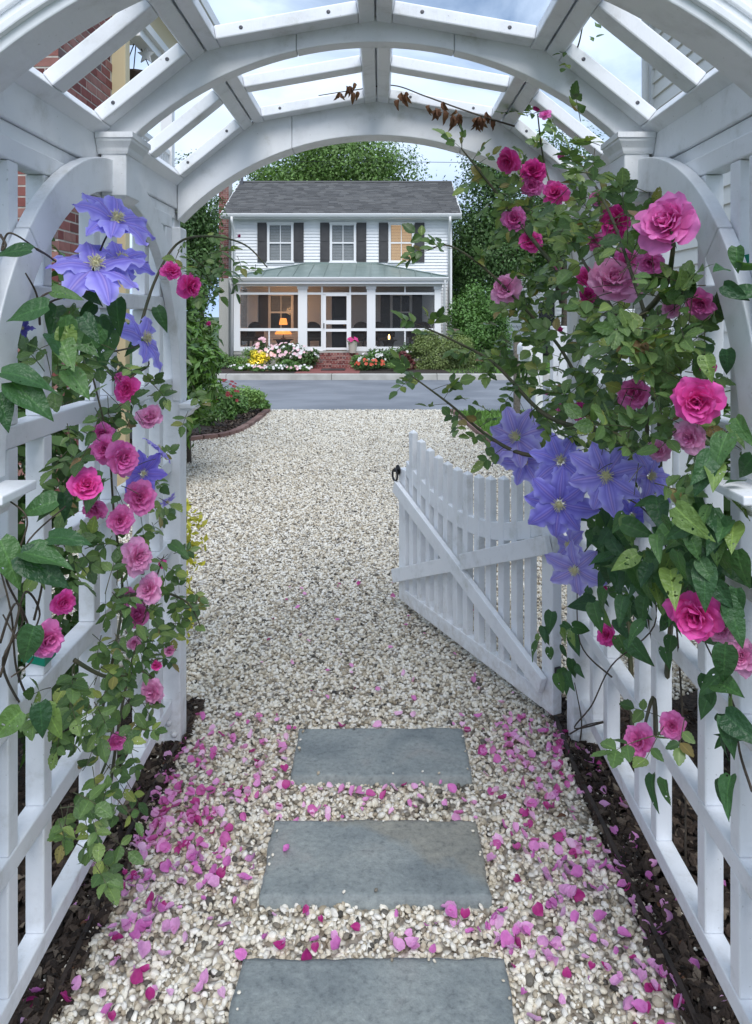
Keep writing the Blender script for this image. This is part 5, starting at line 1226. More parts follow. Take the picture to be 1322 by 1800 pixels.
vst = [[(.78, 1.95, 0), (.76, 1.9, .4), pr(1180, 1010, .68), pr(1140, 900, .66), pr(1090, 840, .6), pr(1066, 842, .55)], [(.77, 2.0, .3), pr(1120, 1000, .68), pr(1050, 950, .58), pr(1012, 1000, .54)],
       [pr(1230, 1030, .62), pr(1180, 960, .6), pr(1110, 880, .62), pr(1000, 860, .56)], [pr(1075, 1190, .66), pr(1020, 1130, .62), pr(1015, 1010, .6)], [pr(1060, 1270, .7), pr(1010, 1280, .66), pr(1040, 1240, .66), pr(1075, 1170, .66), pr(1150, 1100, .66), pr(1140, 1010, .68)],
       [pr(1322, 1390, .6, 1.3), pr(1300, 1320, .62), pr(1290, 1240, .63), pr(1240, 1130, .64)], [pr(1002, 1290, .66), pr(1030, 1275, .66), pr(1060, 1268, .66)], [pr(1020, 1300, .66), pr(1022, 1265, .66), pr(1010, 1200, .64)]]
tubes('vine_stem', M_VINE, rc, vst, .0028, .0015)

# ------------------------------------------------------------------ rose and clematis opposite
lr = empty('climbing_rose', (-.80, 2.1, 0), 'climbing rose with pink blooms threaded through the lattice beside the brick house', 'rose bush')
def plx(px, py, X=.6, lo=1.36, hi=2.7): return P(px, py, side_Y(px, X, lo, hi))
canes = [[(-.80, 2.1, 0), (-.78, 2.05, .3), plx(190, 1200, .68), plx(215, 1050, .66), plx(200, 900, .66), plx(190, 780, .64), plx(160, 650, .66)], [(-.80, 2.2, 0), plx(215, 1240, .68), plx(255, 1080, .64), plx(285, 985, .58)],
         [plx(240, 600, .68), plx(270, 500, .66), plx(310, 430, .62, hi=2.4), plx(365, 415, .5, hi=2.4), plx(430, 430, .4, hi=2.4), plx(470, 470, .33, hi=2.4)], [plx(200, 1250, .68), plx(190, 1330, .66), plx(140, 1440, .68)],
         [plx(210, 1050, .66), plx(280, 1040, .6), plx(330, 1060, .55, hi=2.4), plx(352, 1100, .5, hi=2.4)], [plx(130, 1160, .68), plx(190, 1190, .62), plx(250, 1180, .58), plx(275, 1200, .56)]]
tubes('cane', M_CANE, lr, canes, .005, .002)
items = []; stems = MB()
REG = [(225, 700, 55, 90, 16), (160, 830, 60, 70, 9), (260, 960, 55, 60, 11), (250, 1060, 75, 70, 22), (180, 1190, 90, 60, 18), (195, 1310, 55, 60, 12), (140, 1440, 40, 50, 11), (345, 450, 40, 45, 10), (425, 465, 45, 30, 5), (140, 630, 70, 50, 12), (330, 1050, 25, 40, 6),
       (150, 720, 50, 50, 10), (330, 700, 30, 25, 3), (365, 510, 25, 40, 4), (100, 1240, 50, 40, 8), (240, 850, 50, 80, 12), (220, 1130, 80, 60, 14), (190, 980, 60, 60, 8), (175, 1380, 50, 40, 8), (130, 950, 40, 50, 7), (160, 1500, 25, 20, 3)]
for cx_, cy_, rx, ry, n in REG:
    for _ in range(n):
        a = rng.uniform(0, 6.28); q = math.sqrt(rng.random()); px, py = cx_+rx*q*math.cos(a), cy_+ry*q*math.sin(a); X_ = rng.uniform(.55, .72); p = plx(px, py, X_, 1.5, 2.4)
        compound(items, p, Vector((.45, -.4, rng.uniform(-.7, .3)))+rv(.45), Vector((.35, -.6, .7))+rv(.3), rng.uniform(.028, .042), rng.choice((5, 5, 3)), stems=stems)
DEFER.append((lr, items, ROSE_L, ME_ROSE, M_ROSELEAF_I, 300))
stems.build('leaf_stalks', M_CANE, lr)['kind'] = 'stuff'
for px, py, r, c, op, X_ in [(302, 478, 23, HOT, 1, .58), (332, 503, 28, HOT, 1, .56), (205, 662, 21, PINK, .3, .6), (225, 684, 26, HOT, 1, .58), (265, 735, 28, PALE, 1, .56), (180, 760, 23, PINK, 1, .64), (186, 790, 32, PINK, 1, .62), (214, 805, 37, PINK, 1, .58), (152, 855, 35, HOT, 1, .56), (245, 875, 34, LILAC, 1, .58),
                              (212, 915, 28, LILAC, 1, .6), (168, 892, 26, LILAC, 1, .66), (123, 943, 15, HOT, .3, .6), (240, 978, 36, PALE, .8, .58), (285, 985, 18, HOT, .3, .6), (264, 1035, 30, PALE, .8, .56), (110, 1058, 25, HOT, 1, .6), (80, 1122, 38, LILAC, 1, .56), (300, 1143, 18, PALE, .3, .55), (275, 1165, 19, HOT, .3, .56),
                              (270, 1215, 26, PALE, .8, .56), (203, 1300, 23, PINK, 1, .6), (245, 1082, 27, LILAC, 1, .66), (365, 569, 10, HOT, .3, .5), (420, 415, 7, DEEP, .3, .42), (225, 1050, 18, LILAC, 1, .66), (235, 1130, 15, PALE, 1, .66)]:
    p = plx(px, py, X_, 1.36, 2.4); rose(lr, p, Vector((-p.x*.7, -1.0, rng.uniform(-.1, .35)))+rv(.32), r*p.y/FPX*.90, c, op, full=r > 14)

lc = empty('clematis_vine', (-.78, 1.6, 0), 'purple clematis climbing the lattice beside the brick house with curling bare stems', 'clematis')
for px, py, r, n, X_, f, tint in ((203, 388, 72, 8, .56, (.55, -.45, .8), (1, 1, 1)), (168, 470, 84, 8, .58, (.25, -.62, .85), (1, 1, 1)), (212, 458, 58, 6, .61, (.5, -.5, .75), (.75, .75, .9)), (252, 597, 62, 6, .62, (1, -.25, .5), (1.1, 1.1, 1.1)), (276, 790, 32, 6, .60, (.6, .2, .7), (1.4, 1.3, 1.15)), (252, 832, 40, 6, .62, (.3, -.8, .2), (.8, .7, .95)),
                             (293, 880, 20, 5, .6, (.6, -.2, -.7), (1.4, 1.3, 1.15)), (40, 578, 20, 5, .74, (.2, -.8, .5), (.35, .35, .5))):
    p = plx(px, py, X_, 1.3, 2.4); clematis(lc, p, Vector(f)+rv(.05), r*p.y/FPX*1.05, n, tint)
items = []
vine_leaves([(165, 565, 60, 35, 15), (120, 535, 60, 30, 8), (210, 600, 50, 40, 9), (120, 610, 40, 40, 5), (150, 870, 60, 40, 5)], (.055, .085), -1, items)
for px, py, L_, d, nn_, X_ in ((2, 655, .095, (1, -.1, -.05), (.2, -.5, .9), .60), (20, 672, .095, (.75, -.1, -.55), (.2, -.8, .6), .58), (0, 690, .07, (.3, -.2, -.9), (.3, -.8, .5), .6), (35, 975, .10, (.85, -.1, -.45), (.2, -.8, .6), .56), (40, 972, .09, (.9, -.1, -.1), (.1, -.5, .9), .6), (0, 950, .09, (.5, -.2, -.8), (.3, -.8, .5), .56),
                       (55, 440, .075, (-.9, -.2, 0), (.2, -.6, .8), .62), (75, 440, .075, (.9, -.2, -.3), (.2, -.6, .8), .62), (85, 945, .08, (.8, -.2, .1), (.2, -.6, .8), .58), (60, 1100, .07, (-.2, -.2, -.9), (.3, -.8, .4), .6), (38, 1250, .07, (-.7, -.2, -.6), (.3, -.8, .4), .58), (70, 1235, .06, (.2, -.2, -.9), (.3, -.8, .4), .58), (80, 1240, .065, (.5, -.2, -.8), (.3, -.8, .4), .58),
                       (300, 955, .07, (.8, -.3, -.4), (.3, -.6, .7), .58), (255, 545, .07, (.4, -.2, -.9), (.3, -.8, .4), .6), (275, 540, .07, (.5, -.2, -.9), (.3, -.8, .4), .6), (205, 525, .08, (.1, -.2, -1), (.2, -.9, .4), .58), (100, 880, .07, (-.8, -.2, -.2), (.2, -.6, .8), .58)):
    items.append((leaf_mat(plx(px, py, X_, 1.3, 2.3), d, Vector(nn_)+rv(.1), L_), rng.randrange(6)))
DEFER.append((lc, items, CLEM_L, ME_CLEM, M_CLEMLEAF_I, 300))
vst = [[plx(60, 1250, .78), plx(30, 1180, .7), plx(20, 1080, .66), plx(0, 1000, .62)], [plx(50, 1260, .78), plx(5, 1170, .66), plx(40, 1090, .66), plx(10, 1010, .66), plx(40, 950, .6), plx(45, 905, .62), plx(0, 870, .62)], [plx(0, 1130, .64), plx(30, 1060, .62), plx(60, 1150, .64), plx(20, 1190, .62)],
       [plx(60, 1090, .68), plx(75, 1010, .66), plx(45, 960, .6), plx(115, 890, .6)], [plx(60, 560, .7), plx(75, 520, .66), plx(130, 505, .64), plx(165, 480, .6)], [plx(60, 560, .7), plx(90, 530, .66), plx(160, 510, .62), plx(210, 465, .62)], [plx(70, 570, .7), plx(65, 520, .66), plx(45, 480, .66)],
       [plx(65, 438, .64), plx(85, 450, .66), plx(110, 470, .66)], [plx(0, 412, .62), plx(10, 430, .62), plx(3, 440, .62), plx(12, 412, .62), plx(30, 414, .62), plx(65, 438, .64)], [plx(0, 1190, .66), plx(25, 1110, .64), plx(45, 1040, .64), plx(70, 1080, .64), plx(40, 1130, .62), plx(5, 1080, .62)],
       [plx(160, 485, .6), plx(185, 420, .58), plx(205, 392, .57)], [plx(190, 620, .64), plx(235, 610, .62), plx(252, 600, .62)], [plx(230, 660, .66), plx(262, 640, .62), plx(240, 600, .64)]]
tubes('vine_stem', M_VINE, lc, vst, .0026, .0014)
# leaves, leaving the open flowers free to the path
def covers(m):
    p = m.translation + m.col[0].to_3d()*.5; px, py = PX+FPX*p.x/p.y, PY-FPX*(p.z-CAMZ)/p.y
    return any(p.y < Y+.03 and (px-a)**2+(py-b_)**2 < (r*.95)**2 for a, b_, r, Y in CLEAR)
for pl_, its, sh_, me_, mi_, lim_ in DEFER: place_leaves(pl_, [q for q in its if not covers(q[0])], sh_, me_, mi_, lim_)
# green plastic plant ties round a lattice strip on each side
M_TIE = mat_plain('green_tie', (0.0, 0.22, 0.13), 0.4)
def tie(s, yc, z, lb):
    x = CX+s*.7215; mb = MB(); y0, y1 = yc-.026, yc+.026; pts = [(x, y0), (x, y1), (CX+s*.768, y1), (CX+s*.768, y0)]
    t = empty('plant_tie', (x, yc, z), lb, 'plant tie')
    for k, dz in enumerate((0, .030)):
        m_ = MB(); o_ = .003
        q = [(CX+s*(.7215-o_), y0-o_), (CX+s*(.7215-o_), y1+o_), (CX+s*(.767+o_), y1+o_), (CX+s*(.767+o_), y0-o_)]
        vs = [(a, b, z+dz+(.012 if i in (2, 3) else 0)) for i, (a, b) in enumerate(q)]+[(a, b, z+dz+.017+(.012 if i in (2, 3) else 0)) for i, (a, b) in enumerate(q)]
        m_.add(vs, [(i, (i+1) % 4, 4+(i+1) % 4, 4+i) for i in range(4)]); o = m_.build('band', M_TIE, t); sm = o.modifiers.new('thick', 'SOLIDIFY'); sm.thickness = .0015
tie(-1, 1.69, .765, 'green plastic tie round a lattice strip below the lilac rose'); tie(1, 1.53, 1.60, 'green plastic tie behind the highest large pink rose')

# ------------------------------------------------------------------ fallen petals
FP = []
def fp_mesh(k):
    V, al, F = [], [], []; nu, nv = 4, 4
    for i in range(nv+1):
        t = i/nv
        for j in range(nu+1):
            s = j/nu*2-1; w_ = .5*math.sin(math.pi*min(1, .15+.8*t))**.6
            V.append((t-.5-.12*s*s*t, s*w_*(.72+.1*(k % 4)), (.55 if k % 2 else .3)*(s*s)*w_ + (.6 if k % 3 else .25)*(t-.5)**2 + .06*math.sin(s*4+k)+.05*math.sin(t*6+k))); al.append(.15+.85*t)
    for i in range(nv):
        for j in range(nu): a = i*(nu+1)+j; F.append((a, a+1, a+nu+2, a+nu+1))
    return np.array(V), np.array(F), np.array(al)
FPS = [fp_mesh(k) for k in range(6)]; FPM = [np_mesh('fallen_petal', V, F, M_PETAL, True, {'along': a}) for V, F, a in FPS]
zones = [  # (n, px/py sampler in ground coords, label)
    (350, lambda: (-.715+abs(rng.gauss(0, .25)), rng.triangular(1.60, 2.95, 2.2)), 'petal lying on the pebbles along the mulch edge opposite the gate hinges', 1),
    (290, lambda: (.67-abs(rng.gauss(0, .25)), rng.uniform(1.60, 2.9)), 'petal lying on the pebbles along the mulch edge on the gate hinge side', 1),
    (34, lambda: (rng.uniform(-.4, .4), rng.uniform(1.79, 1.955)), 'petal on the pebbles between the nearest and the middle paver', 2),
    (32, lambda: (rng.uniform(-.4, .4), rng.uniform(2.28, 2.47)), 'petal on the pebbles between the middle and the farthest paver', 2),
    (60, lambda: (rng.uniform(-.55, .6), rng.uniform(2.85, 4.4)), 'petal on the gravel beyond the farthest paver', 2),
    (46, lambda: (-.72-abs(rng.gauss(0, .07)), rng.uniform(1.5, 2.8)), 'petal on the dark mulch opposite the gate hinges', 1),
    (56, lambda: (.68+abs(rng.gauss(0, .08)), rng.uniform(1.5, 2.8)), 'petal on the dark mulch on the gate hinge side', 1)]
allp = []
for n, f, lb, pr_ in zones:
    done = 0
    while done < n:
        x, y = f()
        if any(x0-.01 < x < x1+.01 and y0-.01 < y < y1+.01 for y0, y1, x0, x1, _ in STONES): continue
        if lb.startswith('petal lying') and (mnoise.noise(Vector((x*5, y*5, 3))) < -.15 + .5*max(0, 1.95-y)): 
            if rng.random() < .75: continue
        done += 1; allp.append((x, y, lb, pr_))
allp.append((-.26, 2.13, 'petal', 0))
allp.sort(key=lambda q: (q[3] == 0, (q[1] > 1.6), 1/q[1] if False else q[1]))
COLS = [((.76, .38, .68), 'lilac pink'), ((.67, .20, .55), 'mauve pink'), ((.45, .03, .22), 'dark magenta'), ((.78, .48, .72), 'pale lilac')]
VV, FF, AA = [], [], []; b = 0; cnt = 0
order = sorted(allp, key=lambda q: q[1]); keepn = 300
vis_first = [q for q in order if q[1] > 1.58]; 
for idx, (x, y, lb, pr_) in enumerate(vis_first):
    sz = rng.uniform(.015, .036)*(1 if y < 3 else .8); k = rng.randrange(6); on_stone = pr_ == 0
    z = (.040 if on_stone else gz(y)+.016+rng.uniform(0, .006)); m = Matrix.Translation((x, y, z)) @ Euler((rng.gauss(0, .55), rng.gauss(0, .55), rng.uniform(0, 6.28))).to_matrix().to_4x4() @ Matrix.Diagonal((sz, sz, sz, 1))
    ci = rng.choice((0, 0, 1, 1, 2, 3, 0))
    if on_stone or (idx % max(1, len(vis_first)//keepn if False else 1) == 0 and cnt < keepn):
        o = bpy.data.objects.new('fallen_petal', FPM[k]); COL.objects.link(o); o.matrix_basis = m; c, cn = COLS[ci]; j = rng.uniform(.85, 1.1); o.color = tuple(min(1, a*j) for a in c)+(1,)
        tag(o, f'single {cn} rose petal lying on the middle paver' if on_stone else f'{cn} {lb}', 'petal', 'fallen rose petals: '+lb); cnt += 1
    else:
        V, F, al = FPS[k]; M = np.array(m); VV.append(V @ M[:3, :3].T + M[:3, 3]); FF.append(F+b); AA.append(al); b += len(V)
M_PETAL_I = mat_leaf('petal_mass', [(0, (.42, .03, .22)), (.3, (.67, .20, .55)), (.7, (.75, .37, .68)), (1, (.80, .52, .76))], .55, True, .2)
o = link('petal_litter', np_mesh('petal_litter', np.concatenate(VV), np.concatenate(FF), M_PETAL_I, True, {'lat': np.full(b, .5)})); tag(o, 'drift of small far fallen rose petals around the farthest paver', 'petals', kind='stuff')
# a few fallen leaves
for k in range(16):
    x, y = (rng.choice((-1, 1))*rng.uniform(.5, .75), rng.uniform(1.65, 2.7)); o = bpy.data.objects.new('fallen_leaf', ME_DRY[rng.randrange(4)]); COL.objects.link(o)
    o.matrix_basis = leaf_mat(Vector((x, y, .022)), Vector((rng.gauss(0, 1), rng.gauss(0, 1), .1)), Vector((0, 0, 1))+rv(.1), rng.uniform(.02, .035)) @ Matrix.Diagonal((1, 1, .3, 1))
    tag(o, 'curled dry brown leaf fallen on the path edge ' + ('by the gate hinge side lattice' if x > 0 else 'opposite the gate hinges'), 'leaf', 'dry leaves fallen ' + ('on the hinge side' if x > 0 else 'opposite the hinges'))

# ------------------------------------------------------------------ trees, shrubs and flower beds
def cloud(blobs, n, size, aspect=.55, shell=.55, seed=0, droop=.2, jag=.25):
    """leaf faces spread through a crown made of blobs (centre, radii)"""
    g = np.random.default_rng(seed); wts = np.array([b[1][0]*b[1][1]+b[1][1]*b[1][2]+b[1][0]*b[1][2] for b in blobs]); wts = wts/wts.sum(); ids = g.choice(len(blobs), n, p=wts)
    C = np.array([b[0] for b in blobs])[ids]; Rd = np.array([b[1] for b in blobs])[ids]
    d = g.normal(size=(n, 3)); d /= np.linalg.norm(d, axis=1)[:, None]; r = 1-shell*g.random(n)**1.6; r *= 1+jag*g.normal(size=n)*.5
    P_ = C+Rd*d*r[:, None]
    nrm = d*1.0+g.normal(size=(n, 3))*.55+np.array([0, -.1, .45]); nrm /= np.linalg.norm(nrm, axis=1)[:, None]
    ax = np.cross(nrm, g.normal(size=(n, 3))); ax[:, 2] -= droop; ax -= nrm*np.sum(ax*nrm, 1)[:, None]; ax /= np.linalg.norm(ax, axis=1)[:, None]; bx = np.cross(nrm, ax)
    s = (size*g.uniform(.6, 1.35, n))[:, None]; w_ = s*aspect
    V = np.stack([P_-ax*s*.5, P_+bx*w_*.5+nrm*s*.06, P_+ax*s*.5-nrm*s*.1, P_-bx*w_*.5+nrm*s*.06], 1).reshape(-1, 3)
    return V, np.arange(4*n).reshape(-1, 4)
def subblobs(c, r, n, f=.42, seed=0):
    g = random.Random(seed); c = Vector(c); out = [(tuple(c), tuple(x*.72 for x in r))]
    for _ in range(n):
        d = Vector((g.gauss(0, 1), g.gauss(0, 1), g.gauss(0, 1))).normalized(); k = g.uniform(.62, .98); q = f*g.uniform(.7, 1.25)
        out.append(((c.x+d.x*r[0]*k, c.y+d.y*r[1]*k, c.z+d.z*r[2]*k), (r[0]*q, r[1]*q, r[2]*q)))
    return out
def tree(name, base, h, crown_c, crown_r, n, size, mat, label, cat='tree', group=None, nb=16, seed=0, tr=.16, limbs=5, aspect=.55, lim=True, f=.42, shell=.55):
    t = empty(name, base, label, cat, group); bl = subblobs(crown_c, crown_r, nb, f, seed)
    V, F = cloud(bl, n, size, aspect, seed=seed, shell=shell); link('crown', np_mesh('crown', V, F, mat, False), t)
    if lim:
        mb = MB(); cc = Vector(crown_c); b0 = Vector(base); mb.tube(catmull([b0-Vector((0, 0, .1)), b0.lerp(cc, .4)+Vector((tr*.6, 0, 0)), cc+Vector((0, 0, crown_r[2]*.3))], 5), tr, 8, tr*.25)
        g = random.Random(seed+5)
        for k in range(limbs):
            q = bl[1+k % max(1, len(bl)-1)][0]; mb.tube(catmull([b0.lerp(cc, g.uniform(.35, .7)), Vector(q).lerp(cc, .45)-Vector((0, 0, .1*crown_r[2])), Vector(q)], 4), tr*.45, 6, tr*.1)
        mb.build('trunk', M_BARK, t, smooth=True)
    return t
M_BARK = mat_noise('bark', (.05, .04, .03), (.11, .09, .07), 14, .9, 40, .6, .02)
F_TREE = foliage('tree_leaves', (.085, .15, .045), .5); F_DARK = foliage('dark_leaves', (.045, .09, .03), .5); F_MID = foliage('mid_leaves', (.075, .15, .045), .45); F_LAUREL = foliage('laurel_leaves', (.07, .135, .04), .6, .32)
F_BOX = foliage('boxwood', (.13, .22, .07), .4); F_OLIVE = foliage('olive_leaves', (.12, .16, .06), .45); F_YEL = foliage('gold_leaves', (.38, .36, .05), .35); F_BLUE = foliage('dusty_leaves', (.10, .16, .10), .4)

tree('shade_tree', (hx(590, 44), 44, -.2), 10, (hx(590, 44), 44, hz(325, 44)), (4.2, 3.5, 3.0), 30000, .20, F_TREE, 'broad green deciduous tree rising behind the white house roof', nb=26, seed=1, tr=.35, limbs=9)
tree('shade_tree', (hx(500, 47), 47, -.2), 8, (hx(480, 47), 47, hz(325, 47)), (2.6, 2.6, 2.2), 12000, .2, F_TREE, 'smaller tree crown beside the chimney behind the house roof', nb=14, seed=2, tr=.25)
tree('locust_tree', (hx(870, 31), 31, -.2), 9, (hx(880, 31), 31, hz(385, 31)), (2.3, 2.4, 3.1), 26000, .13, F_DARK, 'dense dark green tree standing beside the white house', nb=26, seed=3, tr=.22, limbs=9)
tree('locust_tree', (hx(990, 33), 33, -.2), 9, (hx(985, 33), 33, hz(380, 33)), (2.6, 2.4, 3.3), 16000, .16, F_DARK, 'dark tree mostly hidden behind the climbing rose', nb=20, seed=4, tr=.22, limbs=9)
tree('locust_tree', (hx(850, 40), 40, -.2), 9, (hx(840, 40), 40, hz(480, 40)), (3.2, 2.4, 3.0), 14000, .2, F_DARK, 'dim tree mass behind the gap beside the white house', nb=20, seed=14, tr=.22, limbs=5)
tree('maple_tree', (hx(340, 24), 24, -.2), 7, (hx(328, 24), 24, hz(430, 24)), (1.0, 1.2, 1.9), 12000, .12, F_DARK, 'dark green tree between the brick house side and the white house chimney', nb=18, seed=5, tr=.16, limbs=7)
tree('maple_tree', (hx(360, 34), 34, -.2), 7, (hx(335, 34), 34, hz(420, 34)), (1.5, 1.6, 3.0), 12000, .16, F_DARK, 'far dark tree left of the house chimney', nb=18, seed=15, tr=.16, limbs=7)
# laurel hedge shrub close behind the far post
tree('laurel_shrub', (-1.95, 7.2, gz(7.2)), 2, (-1.93, 7.2, .92), (.40, .5, .85), 4600, .12, F_LAUREL, 'tall glossy laurel shrub behind the arbor post with the shelf', 'shrub', nb=16, seed=6, tr=.03, aspect=.3, f=.36)
tree('laurel_shrub', (-2.1, 8.4, gz(8.4)), 2, (-2.2, 8.4, 1.5), (.34, .4, .5), 2200, .11, F_LAUREL, 'higher laurel shoots behind the tall glossy laurel', 'shrub', nb=10, seed=26, tr=.03, aspect=.3, f=.36)
tree('gold_shrub', (-.93, 3.35, 0), .5, (-.88, 3.35, .45), (.10, .16, .36), 900, .035, F_YEL, 'yellow leaved shrub peeping out behind the far arbor post', 'shrub', nb=12, seed=7, tr=.01, f=.4)
tree('boxwood_ball', (hx(428, 13.0), 13.0, -.15), .6, (hx(428, 13.0), 13.0, .12), (.34, .34, .30), 3800, .045, F_BOX, 'clipped round light green shrub at the corner of the mulched bed', 'shrub', nb=6, seed=8, tr=.02, f=.3)
rb = tree('flowering_shrub', (hx(394, 12.0), 12.0, -.12), .6, (hx(394, 12.0), 12.0, .18), (.30, .3, .33), 2600, .06, F_MID, 'leafy shrub with dark red blooms in the mulched bed', 'shrub', nb=8, seed=9, tr=.02)
tree('low_shrub', (hx(352, 11.2), 11.2, -.12), .4, (hx(352, 11.2), 11.2, .05), (.30, .25, .18), 1800, .06, F_LAUREL, 'low dark leafy plant beside the brick edging', 'shrub', nb=8, seed=10, tr=.02, aspect=.3)
tree('low_shrub', (hx(458, 13.7), 13.75, -.16), .3, (hx(458, 13.7), 13.75, -.10), (.22, .12, .10), 1500, .05, F_MID, 'low clipped mound at the road end of the brick edging', 'shrub', nb=6, seed=11, tr=.01)
# dark red blooms and other blossom masses
M_RED = mat_plain('dark_red_blossom', (.20, .008, .015), .5); M_WHITE = mat_plain('white_blossom', (.66, .64, .63), .5); M_BLUSH = mat_plain('blush_blossom', (.75, .48, .52), .5); M_MAG = mat_plain('magenta_blossom', (.55, .03, .2), .5); M_CORAL = mat_plain('coral_blossom', (.5, .07, .03), .5)
def blossoms(par, c, r, n, size, mat, seed, name='blossoms'):
    g = np.random.default_rng(seed); mb = MB()
    for _ in range(n):
        d = g.normal(size=3); d /= np.linalg.norm(d); d[2] = abs(d[2])*.9+.05; d[1] = -abs(d[1]); p = Vector((c[0]+d[0]*r[0], c[1]+d[1]*r[1], c[2]+d[2]*r[2])); s = size*g.uniform(.6, 1.2); nrm = (Vector(d)+Vector((0, -.4, .3))).normalized(); q = frame(nrm.orthogonal(), nrm)
        for k in range(6):
            a = k*math.pi/3; t = q @ Vector((math.cos(a), math.sin(a), .25)); u = q @ Vector((math.cos(a+.5), math.sin(a+.5), .35)); v = q @ Vector((math.cos(a-.5), math.sin(a-.5), .35)); mb.add([p, p+v*s*.75, p+t*s, p+u*s*.75], [(0,1,2,3)])
    o = mb.build(name, mat, par); o['kind'] = 'stuff'; return o
blossoms(rb, (hx(394, 12.0), 12.0, .18), (.30, .3, .36), 26, .035, M_RED, 1)
# big shrub and dome right of the porch
tree('round_shrub', (hx(842, 26), 26, -.18), 2, (hx(845, 26), 26, hz(575, 26)), (1.05, 1.0, 1.25), 15000, .10, F_MID, 'tall rounded green shrub at the corner of the white house', 'shrub', nb=20, seed=12, tr=.05)
tree('domed_shrub', (hx(782, 24.2), 24.2, -.18), 1, (hx(782, 24.2), 24.2, .15), (1.18, .8, .95), 24000, .075, F_OLIVE, 'wide clipped olive green domed shrub in front of the porch corner', 'shrub', nb=10, seed=13, tr=.03, f=.3, aspect=.5, shell=.3)
sheet('flower_bed', np.linspace(-9, 3.2, 14), [22.29, 22.8, 24, 25.45], lambda x, y: -.15 if y > 22.3 else -.158, M_MULCH)
def bed_plant(name, px, Y, rad, h, n, size, mat, label, bl=None, seed=0):
    c = (hx(px, Y), Y, GH+h*.5); t = tree(name, (c[0], Y, GH), h, c, (rad, rad*.8, h*.5), n, size, mat, label, 'plant', nb=7, seed=seed, tr=.015, limbs=3)
    for k, (nb2, s2, m2) in enumerate(bl or []): blossoms(t, c, (rad*1.05, rad*.85, h*.55), nb2, s2, m2, seed*7+k)
    return t
bed_plant('rose_bush', 505, 24.3, .62, .80, 2600, .08, F_DARK, 'bush of blush and white roses in front of the lamp-lit porch bay', [(22, .07, M_BLUSH), (20, .06, M_WHITE)], 31)
bed_plant('rose_bush', 533, 24.2, .45, .7, 1800, .08, F_DARK, 'bush of white roses next to the brick steps', [(16, .065, M_WHITE), (8, .06, M_BLUSH)], 32)
bed_plant('rose_bush', 462, 24.6, .30, .95, 900, .08, F_DARK, 'upright pink rose rising before the left porch bay', [(14, .08, M_BLUSH)], 33)
gl = bed_plant('gold_shrub', 457, 24.3, .30, .62, 1200, .06, F_YEL, 'small golden shrub lit by a garden light below the porch', None, 34)
bed_plant('mound_shrub', 432, 24.4, .42, .55, 1500, .06, F_MID, 'green mound beside the golden shrub under the porch', None, 35)
bed_plant('mound_shrub', 396, 24.2, .5, .5, 1500, .07, F_MID, 'low green mound at the far end of the flower bed', None, 36)
for i, (px, Y, rad, h, m, k, lb) in enumerate(((418, 23.2, .26, .2, M_WHITE, 16, 'nearest the low green mound'), (440, 23.4, .28, .2, M_WHITE, 22, 'in front of the golden shrub'), (458, 23.1, .26, .18, M_BLUSH, 18, 'below the golden shrub, pinkish'), (484, 23.0, .32, .22, M_WHITE, 30, 'with pale leaves in the middle of the bed'),
                                          (503, 23.3, .3, .28, M_WHITE, 12, 'by the green tuft in the bed'), (514, 23.0, .2, .18, M_BLUSH, 14, 'bright pink, near the steps'), (536, 23.1, .26, .2, M_WHITE, 26, 'at the corner next to the steps'))):
    bed_plant('bedding_flowers', px, Y, rad, h, 700, .05, F_BLUE if i == 3 else F_MID, 'low bedding flowers '+lb, [(max(5, k//2), .045, m)], 40+i)
bed_plant('mound_shrub', 508, 23.2, .36, .34, 1200, .06, F_MID, 'green tuft between the white bedding flowers', None, 50)
bed_plant('bedding_flowers', 652, 23.4, .45, .38, 1400, .06, F_DARK, 'clump of coral red flowers next to the brick steps', [(22, .055, M_CORAL)], 51)
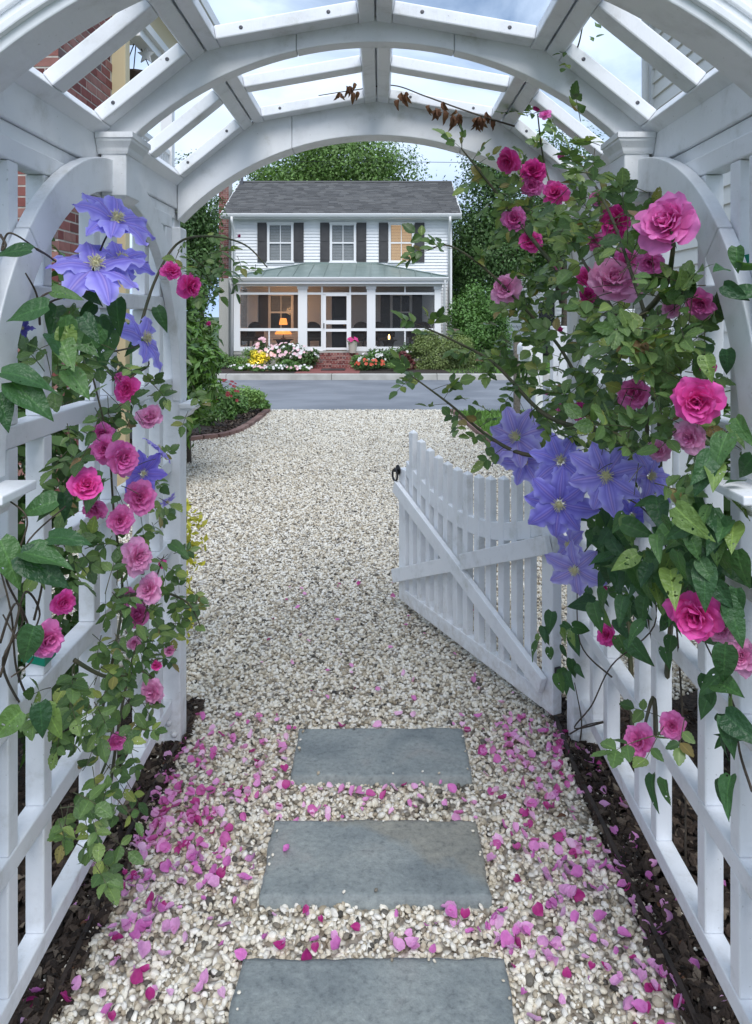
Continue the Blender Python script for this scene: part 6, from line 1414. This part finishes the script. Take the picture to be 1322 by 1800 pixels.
bed_plant('hydrangea', 655, 24.0, .42, .55, 1000, .08, F_MID, 'white flowering hydrangea behind the coral flowers', [(12, .08, M_WHITE)], 52)
bed_plant('mound_shrub', 640, 24.4, .4, .5, 1000, .08, F_MID, 'broad leaved green plant beside the brick steps below the porch', None, 53)
bed_plant('mound_shrub', 697, 23.3, .38, .32, 1300, .05, F_BOX, 'pale lime mound at the kerb in front of the domed shrub', None, 54)
bed_plant('mound_shrub', 690, 24.5, .7, .8, 2000, .09, F_DARK, 'dark loose shrub below the porch beside the domed shrub', [(10, .05, M_WHITE)], 55)
F_BURG = foliage('burgundy_leaves', (.09, .025, .03), .4)
bed_plant('japanese_maple', 712, 23.9, .32, .62, 900, .08, F_BURG, 'small burgundy leaved shrub beside the domed shrub', None, 56)
blossoms(pot, (pot.location.x, pot.location.y, FZ+.33), (.17, .17, .15), 26, .05, M_MAG, 60); V, F = cloud([((pot.location.x, pot.location.y, FZ+.33), (.17, .17, .12))], 300, .05, seed=61); link('leaves', np_mesh('leaves', V, F, F_MID), pot)['kind'] = 'stuff'
# garden spotlight that lights the golden shrub
gs = empty('garden_light', (hx(452, 23.75), 23.75, GH), 'small black garden spotlight before the golden shrub', 'garden light')
MB().lathe(gs.location, [(.015, 0), (.015, .12), (.05, .13), (.055, .22), (.04, .225)], 12).build('housing', M_BLACK, gs)
gd = bpy.data.lights.new('garden_bulb', 'POINT'); gd.energy = 7; gd.color = (1, .72, .25); gd.shadow_soft_size = .05
go_ = bpy.data.objects.new('garden_bulb', gd); COL.objects.link(go_); go_.parent = gs; go_.location = (.02, .06, .30)
# hedge behind the lattice on both sides so the openings look out on green
tree('garden_shrub', (-1.25, 2.35, 0), 1, (-1.30, 2.4, .80), (.30, .75, .78), 5200, .055, F_DARK, 'dark green shrub seen through the lattice beside the brick house', 'shrub', nb=14, seed=71, tr=.02, limbs=6)
tree('garden_shrub', (1.25, 2.3, 0), 1, (1.28, 2.3, .7), (.30, .65, .7), 4200, .055, F_DARK, 'dark green shrub seen through the lattice on the gate hinge side', 'shrub', nb=14, seed=72, tr=.02, limbs=6)
